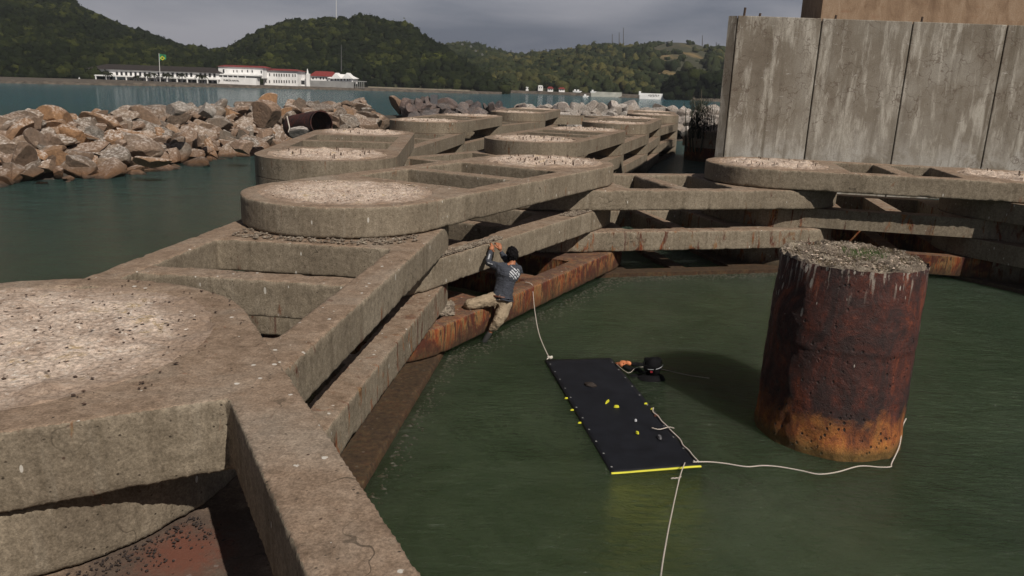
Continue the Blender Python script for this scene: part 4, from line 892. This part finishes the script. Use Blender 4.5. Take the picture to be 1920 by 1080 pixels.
# sea walls
def facade(name,label,cat,x0,x1,yt,yb,Y,depth,wins,roof=None,mat=M_white,rooft=None,gable=None,group=None):
    """box building given by its picture extents at depth Y; wins = list of (px,py,w_px,h_px)"""
    A0=gy(x0,yb,Y); A1=gy(x1,yb,Y); A0.z=A1.z=min(A0.z,A1.z); zt=gy((x0+x1)/2,yt,Y).z; k=Y/FPX
    e=empty(name,((A0.x+A1.x)/2,Y,A0.z)); tag(e,label,cat,group)
    mb=MB(); mb.box((A0.x,Y,A0.z-.6),(A1.x,Y+depth,zt)); mb.build('wall',mat,e)
    for (px,py,wp,hp) in wins:
        c=gy(px,py,Y); fr=MB(); fr.box((c.x-wp*k/2,Y-.05,c.z-hp*k/2),(c.x+wp*k/2,Y+.02,c.z+hp*k/2)); fr.build('window',M_glass,e)
    if roof:
        yr,ov,rm,ri=roof; zr=gy((x0+x1)/2,yr,Y).z; mb=MB(); o_=ov
        mb.add([(A0.x-o_,Y-o_,zt),(A1.x+o_,Y-o_,zt),(A1.x+o_,Y+depth+o_,zt),(A0.x-o_,Y+depth+o_,zt),(A0.x+ri,Y+depth/2,zr),(A1.x-ri,Y+depth/2,zr)],[(0,1,5,4),(2,3,4,5),(1,2,5),(3,0,4),(3,2,1,0)])
        mb.build('roof',rm,e)
    return e,A0,A1,zt,k
Yh=224
bx=lambda u:142.5+(u-170)*.02
e,A0,A1,zt,k=facade('barracks','long two storey white barracks with arcade and dark brown roof','building',168,411,133,155,Yh+1.5,9,[],roof=(123,.6,M_droof,3))
for i in range(27):
    px=176+i*8.7
    if i%9==4: continue
    c=gy(px,137.2+(px-170)*.018,Yh+1.5); mb=MB(); mb.box((c.x-.3,Yh+1.42,c.z-.5),(c.x+.3,Yh+1.53,c.z+.5)); mb.build('window',M_glass,e)
mb=MB(); a=gy(168,143.4,Yh); b=gy(411,147.3,Yh); mb.box((a.x,Yh-.6,(a.z+b.z)/2-.1),(b.x,Yh+1.45,(a.z+b.z)/2+.25)); mb.build('balcony',M_white,e)
for i in range(13):
    px=180+i*19; c=gy(px,150,Yh-.5); mb=MB(); mb.box((c.x-.14,Yh-.58,.3),(c.x+.14,Yh-.3,(a.z+b.z)/2-.1)); mb.build('column',M_white,e)
for i in range(24):
    px=178+i*9.8; c=gy(px,150.2+(px-170)*.012,Yh+1.5); mb=MB(); mb.box((c.x-.45,Yh+1.42,c.z-.35),(c.x+.45,Yh+1.53,c.z+.4)); mb.build('window',M_glass,e)
facade('white_shed','small plain white shed left of the long barracks','shed',146,163,141,154,222,4,[],roof=(139.5,.1,M_droof,.5))
# white headquarters
e,A0,A1,zt,k=facade('white_building','white terraced building with red roof and writing on its base wall','building',410,493,126,140,228,8,[(419.4,133,2.8,6),(438,133.5,1.5,4),(444.5,133.5,1.7,4),(454,133.5,1.8,4),(464.3,133.5,2,4),(473,133.8,2,4),(490,135,2,5)],roof=(122.5,.4,M_roof,.6))
z0=gy(450,139.5,226).z; z1=gy(450,141.8,226).z; a=gy(413,150,226); b=gy(488,150,226); mb=MB(); mb.box((a.x,225.2,z1),(b.x,227.95,z0)); mb.build('terrace',M_white,e)
z2=gy(450,145.5,226).z; mb=MB(); mb.box((a.x-.6,224.8,.2),(b.x-.8,227.9,z2)); mb.build('base_wall',M_white,e)
mb=MB(); mb.box((a.x+.3,226.6,z2),(b.x-.5,227.8,z1)); mb.build('shaded_gallery',M_grey,e)
for px in (418,427,437,446,460): 
    c=gy(px,143,225.4); mb=MB(); mb.box((c.x-.08,225.3,z2),(c.x+.08,225.5,z1)); mb.build('column',M_white,e)
def text(s,loc,size,mat,parent,name='lettering'):
    cu=bpy.data.curves.new('t','FONT'); cu.body=s; cu.size=size; cu.extrude=.02; cu.offset=.015; o=bpy.data.objects.new('t',cu); COL.objects.link(o); dg=bpy.context.evaluated_depsgraph_get(); me=bpy.data.meshes.new_from_object(o.evaluated_get(dg)); bpy.data.objects.remove(o)
    for v in me.vertices: v.co=Vector((v.co.x+loc[0],loc[1]-v.co.z,v.co.y+loc[2]))
    return link(name,me,mat,parent)
tl=gy(419,151.8,224.7); text('FUERZA NAVAL',(tl.x,224.76,tl.z),.62,M_glass,e)
facade('white_building','white two storey block with red roof and two rows of windows','building',494,558,132.5,158,232,9,
  [(499,140,1.6,5),(505.5,140,1.6,5),(499,153,1.6,5),(505.5,153,1.6,5)]+[(514+4.7*i,140.6+.1*i,1.8,5) for i in range(7)]+[(514+4.7*i,152.6+.1*i,1.8,5) for i in range(7)]+[(549,141.5,1.6,5),(553.5,141.5,1.6,5),(549,153.3,1.6,5),(553.5,153.3,1.6,5)],roof=(129,.5,M_roof,1.5))
facade('white_annex','low white annex with dark carport opening between block and tower','building',558,578,147,160.5,236,5,[(565,154.5,12,7)])
tw=facade('white_tower','slim white tower with lamp top beside the low annex','tower',574.5,580.5,138,162,235,1.2,[])[0]
c=gy(576.5,133,235.5); mb=MB(); mb.tube([c-Vector((0,0,.9)),c+Vector((0,0,.6))],[.35,.1],8); mb.build('lamp',M_white,tw)
facade('red_roofed_house','long low white house with bright red roof','house',583,624,143,151,238,7,[(587,146.5,3,3.5),(593,146.5,1.5,3.5),(601,146.8,2.5,3.5),(606.5,147,2.2,3.5),(612,147,2.2,3.5)],roof=(133.5,.5,M_roof,.6))
g=facade('gabled_house','white gabled house with open veranda at the end of the row','house',616,662,147,152,237,7,[(622,149,2,4),(629,149,2,4),(634,149,2,4),(640,149.3,2,4),(646,149.3,2,3.5),(652,149.5,2,3.5),(656,149.5,1.5,3)],roof=(139,.4,M_white,1.6))[0]
for cx in (629,650):
    a=gy(cx-10,147.5,236.3); b=gy(cx+11,147.5,236.3); t=gy(cx,136.5,236.3); mb=MB(); mb.add([tuple(a),tuple(b),tuple(t),(a.x,a.y+5,a.z),(b.x,b.y+5,b.z),(t.x,t.y+5,t.z)],[(0,1,2),(5,4,3),(0,2,5,3),(2,1,4,5),(1,0,3,4)]); mb.build('gable',M_white,g)
def seawall(x0,x1,yt,yb,Y,label,mat,name='sea_wall',th=1.):
    a=gy(x0,yb,Y); b=gy(x1,yb,Y); zt=gy((x0+x1)/2,yt,Y).z; mb=MB(); mb.box((a.x,Y,-.5),(b.x,Y+th,zt)); return tag(mb.build(name,mat),label,'wall')
seawall(580,662,152,162,235.5,'grey retaining wall below the red roofed houses',M_grey)
pg=empty('pergola',gy(672,158,236)); tag(pg,'low grey pergola right of the gabled house','pergola')
mb=MB(); a=gy(662,151.5,236); b=gy(683,151.5,236); mb.box((a.x,236,a.z-.25),(b.x,240,a.z)); mb.build('roof',M_grey,pg)
for i in range(6): c=gy(663+i*3.8,156,236); mb=MB(); mb.box((c.x-.08,236,.5),(c.x+.08,236.2,a.z-.25)); mb.build('post',M_grey,pg)
seawall(690,880,165.5,170,248,'long low pale sea wall below the green headland',flat('pale_wall',(.25,.22,.17),.9,0,.3,.5))
seawall(1108,1166,172.5,178,272,'long low grey white wall at the distant town shore',flat('dull_white',(.4,.4,.36),.8,0,.3,.5))
wl=seawall(1199,1263,175.5,183,262,'bright white shore wall with painted letters',M_white)
c=gy(1200,171,262); mb=MB(); mb.box((c.x-.3,261.9,1),(c.x+.35,262.5,c.z)); mb.build('wall_post',M_white,wl)
k=262/FPX
for i,(px,hh) in enumerate(((1217,2),(1220,4.2),(1223,3),(1226,4),(1229,3),(1231.5,3.4),(1235,2.6),(1260,4))):
    c=gy(px,179+(px-1217)*.035,261.9); mb=MB(); wq=.22; mb.box((c.x-wq,261.93,c.z-hh*k/2),(c.x-wq+.12,261.99,c.z+hh*k/2)); mb.box((c.x-wq+.13,261.93,c.z+(hh*k/2-.12)*(-1)**i),(c.x+wq,261.99,c.z+(hh*k/2-.12)*(-1)**i+.12)); mb.build('lettering',M_glass,wl)
for (x0,x1,yt,yb,r,lab) in ((1009,1018,161.5,167,(160,.1,M_white,.3),'small two storey white house at the distant town'),(1027,1037,166,170,(162.5,.3,M_roof,.4),'small house with pinkish red roof at the distant town'),(1048,1059,167,170.5,(164,.3,M_roof,.4),'wider red roofed house nearest the town jetty'),(986,991,164,167,(162.5,.1,M_white,.2),'tiny pale house at the left end of the distant town')):
    facade('town_house',lab,'house',x0,x1,yt,yb,288,4,[((x0+x1)/2-2,(yt+yb)/2,1.4,2),((x0+x1)/2+2,(yt+yb)/2,1.4,2)],roof=r)
for (px,py,lab) in ((1079,172,'white moored boat left of the others by the town'),(1085,172.5,'white moored boat in the middle by the town'),(1112,173,'white boat hauled up beside the low grey white wall'),(1098,181.3,'tiny white boat alone on the bay')):
    p=gz(px,py+1.2,WZ) if px==1098 else gy(px,py+1,268); mb=MB(); L_=.9
    mb.add([(p.x-L_,p.y-.4,p.z),(p.x+L_*.6,p.y-.4,p.z),(p.x+L_*1.3,p.y,p.z+.5),(p.x-L_,p.y-.5,p.z+.5),(p.x-L_,p.y+.5,p.z+.5),(p.x+L_*.6,p.y+.4,p.z),(p.x-L_,p.y+.4,p.z),(p.x+L_*.6,p.y-.5,p.z+.5),(p.x+L_*.6,p.y+.5,p.z+.5)],[(0,1,7,3),(1,2,7),(5,6,4,8),(2,5,8),(0,3,4,6),(3,7,8,4),(7,2,8),(0,6,5,1),(1,5,2)])
    mb.box((p.x-.5,p.y-.3,p.z+.5),(p.x+.1,p.y+.3,p.z+.95)); tag(mb.build('boat',M_white),lab,'boat')
for i,(px,py,v) in enumerate(((1110,147,0),(1122,158,0),(868,84,0),(884,88,0),(893,96,0),(905,103,0),(1251,80,0),(1264,144,0),(1329,146,0),(1332,150,0))):
    p=gy(px,py,300 if py>120 and px>1200 else 420); k=p.y/FPX; mb=MB(); mb.box((p.x-1.6*k,p.y-6,p.z-1.2*k),(p.x+1.8*k,p.y-3,p.z+1.0*k)); mb.add([(p.x-2*k,p.y-6.3,p.z+1.0*k),(p.x+2.2*k,p.y-6.3,p.z+1.0*k),(p.x,p.y-4.5,p.z+2*k),(p.x-2*k,p.y-2.7,p.z+1.0*k),(p.x+2.2*k,p.y-2.7,p.z+1.0*k)],[(0,1,2),(1,4,2),(4,3,2),(3,0,2)])
    tag(mb.build('hillside_house',M_grey),'tiny pale house among the trees on the far hillside','house','tiny houses on the far hillsides')
# poles and masts
def mast(px,y0,y1,Y,r,mat,label,cat='mast',name='radio_mast',px1=None):
    a=gy(px,y0,Y); b=gy(px1 or px,y1,Y); mb=MB(); mb.tube([a,b],[r,r*.6],6); o=mb.build(name,mat); tag(o,label,cat); return o
mast(630.5,36,-25,345,.16,M_metalw,'thin white radio mast on the ridge of the middle hill')
mast(640,134,84,250,.14,M_metald,'slim grey mast behind the red roofed houses')
for px,y0,y1,lab in ((1148,85,64,'short dark mast left of three on the far ridge'),(1161,84,61,'middle mast of three on the far ridge'),(1169,84,52,'tallest mast on the far ridge'),(1317,82,66,'mast on the right shoulder of the far ridge'),(1343,90,79,'shortest mast near the pier wall on the far ridge')): mast(px,y0+4,y1,555,.35,M_metald,lab)
fp=mast(300.7,157,100,219,.12,M_metalw,'tall white flagpole before the barracks','flagpole','flagpole',298)
fa=gy(298,100,219); mb=MB(); K=8
vs=[];fs=[]
for i in range(K+1):
    for j in range(K+1):
        u=i/K; v=j/K; p=gy(298.4+13*u,101.5+12.5*v-2*u+3*u*u*1.2-(v*u*u*4),219+.3*math.sin(u*6)); vs.append(tuple(p))
fs=[(i*(K+1)+j,(i+1)*(K+1)+j,(i+1)*(K+1)+j+1,i*(K+1)+j+1) for i in range(K) for j in range(K)]
fl=mesh('flag',vs,fs,M_green,None); tag(fl,'green flag with yellow emblem flying from the white flagpole','flag'); sl_=fl.modifiers.new('s','SOLIDIFY'); sl_.thickness=.02; apply_mods(fl)
p=gy(304.5,109,218.6); mb=MB(); mb.add([(p.x-.75,p.y,p.z),(p.x,p.y,p.z+.6),(p.x+.75,p.y,p.z),(p.x,p.y,p.z-.6),(p.x-.4,p.y,p.z),(p.x,p.y,p.z+.3),(p.x+.4,p.y,p.z),(p.x,p.y,p.z-.3)],[(0,1,5,4),(1,2,6,5),(2,3,7,6),(3,0,4,7)]); mb.build('emblem',M_yellow,fl)
st=mast(716,92,82,330,.5,M_white,'small white statue standing on the hillside','statue','statue')
# palms in front of the barracks
pl=flat('palm_leaf',(.03,.035,.015),.8,0,.4,1)
for i,(px,yb,yt) in enumerate(((197,155,136),(204,155,138),(277,157,140),(289,157,139),(311,157,139),(316,157,141),(256,156,143),(341,158,140),(373,158,142),(384,158,143))):
    a=gy(px,yb,217.5); b=gy(px,yt,217.5); e=empty('palm_tree',a); tag(e,'dark palm tree standing before the white barracks','palm tree','palms before the barracks')
    mb=MB(); mb.tube([a,a.lerp(b,.5)+Vector((.1,0,0)),b],[.18,.13,.12],6); mb.build('trunk',M_metald,e)
    mb=MB()
    for f in range(26):
        an=random.uniform(0,6.28); el=random.uniform(-.5,.9); L_=random.uniform(.9,1.5); pr=b; prev=None
        for s_ in range(5):
            t=s_/4; q=b+Vector((math.cos(an)*L_*t,math.sin(an)*L_*t,L_*(t*math.sin(el)-.7*t*t))); wv=.22*(1-t)+.03; sdv=Vector((-math.sin(an),math.cos(an),-.6))*wv
            cur=(tuple(q-sdv),tuple(q+Vector((0,0,.06))),tuple(q+Vector((math.sin(an),-math.cos(an),-.6))*wv))
            if prev: mb.add(list(prev)+list(cur),[(0,1,4,3),(1,2,5,4)])
            prev=cur
    mb.build('crown',pl,e)

# ---------------------------------------------------------------- haze
hz=MB(); hz.box((-700,-40,-8.5),(700,760,75)); ho=hz.build('haze',None); hm_=bpy.data.materials.new('haze'); hm_.use_nodes=True; t_=hm_.node_tree; t_.nodes.remove(t_.nodes['Principled BSDF'])
pv=t_.nodes.new('ShaderNodeVolumePrincipled'); pv.inputs['Density'].default_value=.0002; pv.inputs['Color'].default_value=(.75,.8,.9,1); t_.links.new(pv.outputs[0],t_.nodes['Material Output'].inputs['Volume']); ho.data.materials.append(hm_); tag(ho,'thin pale sea haze over the bay',kind='stuff')
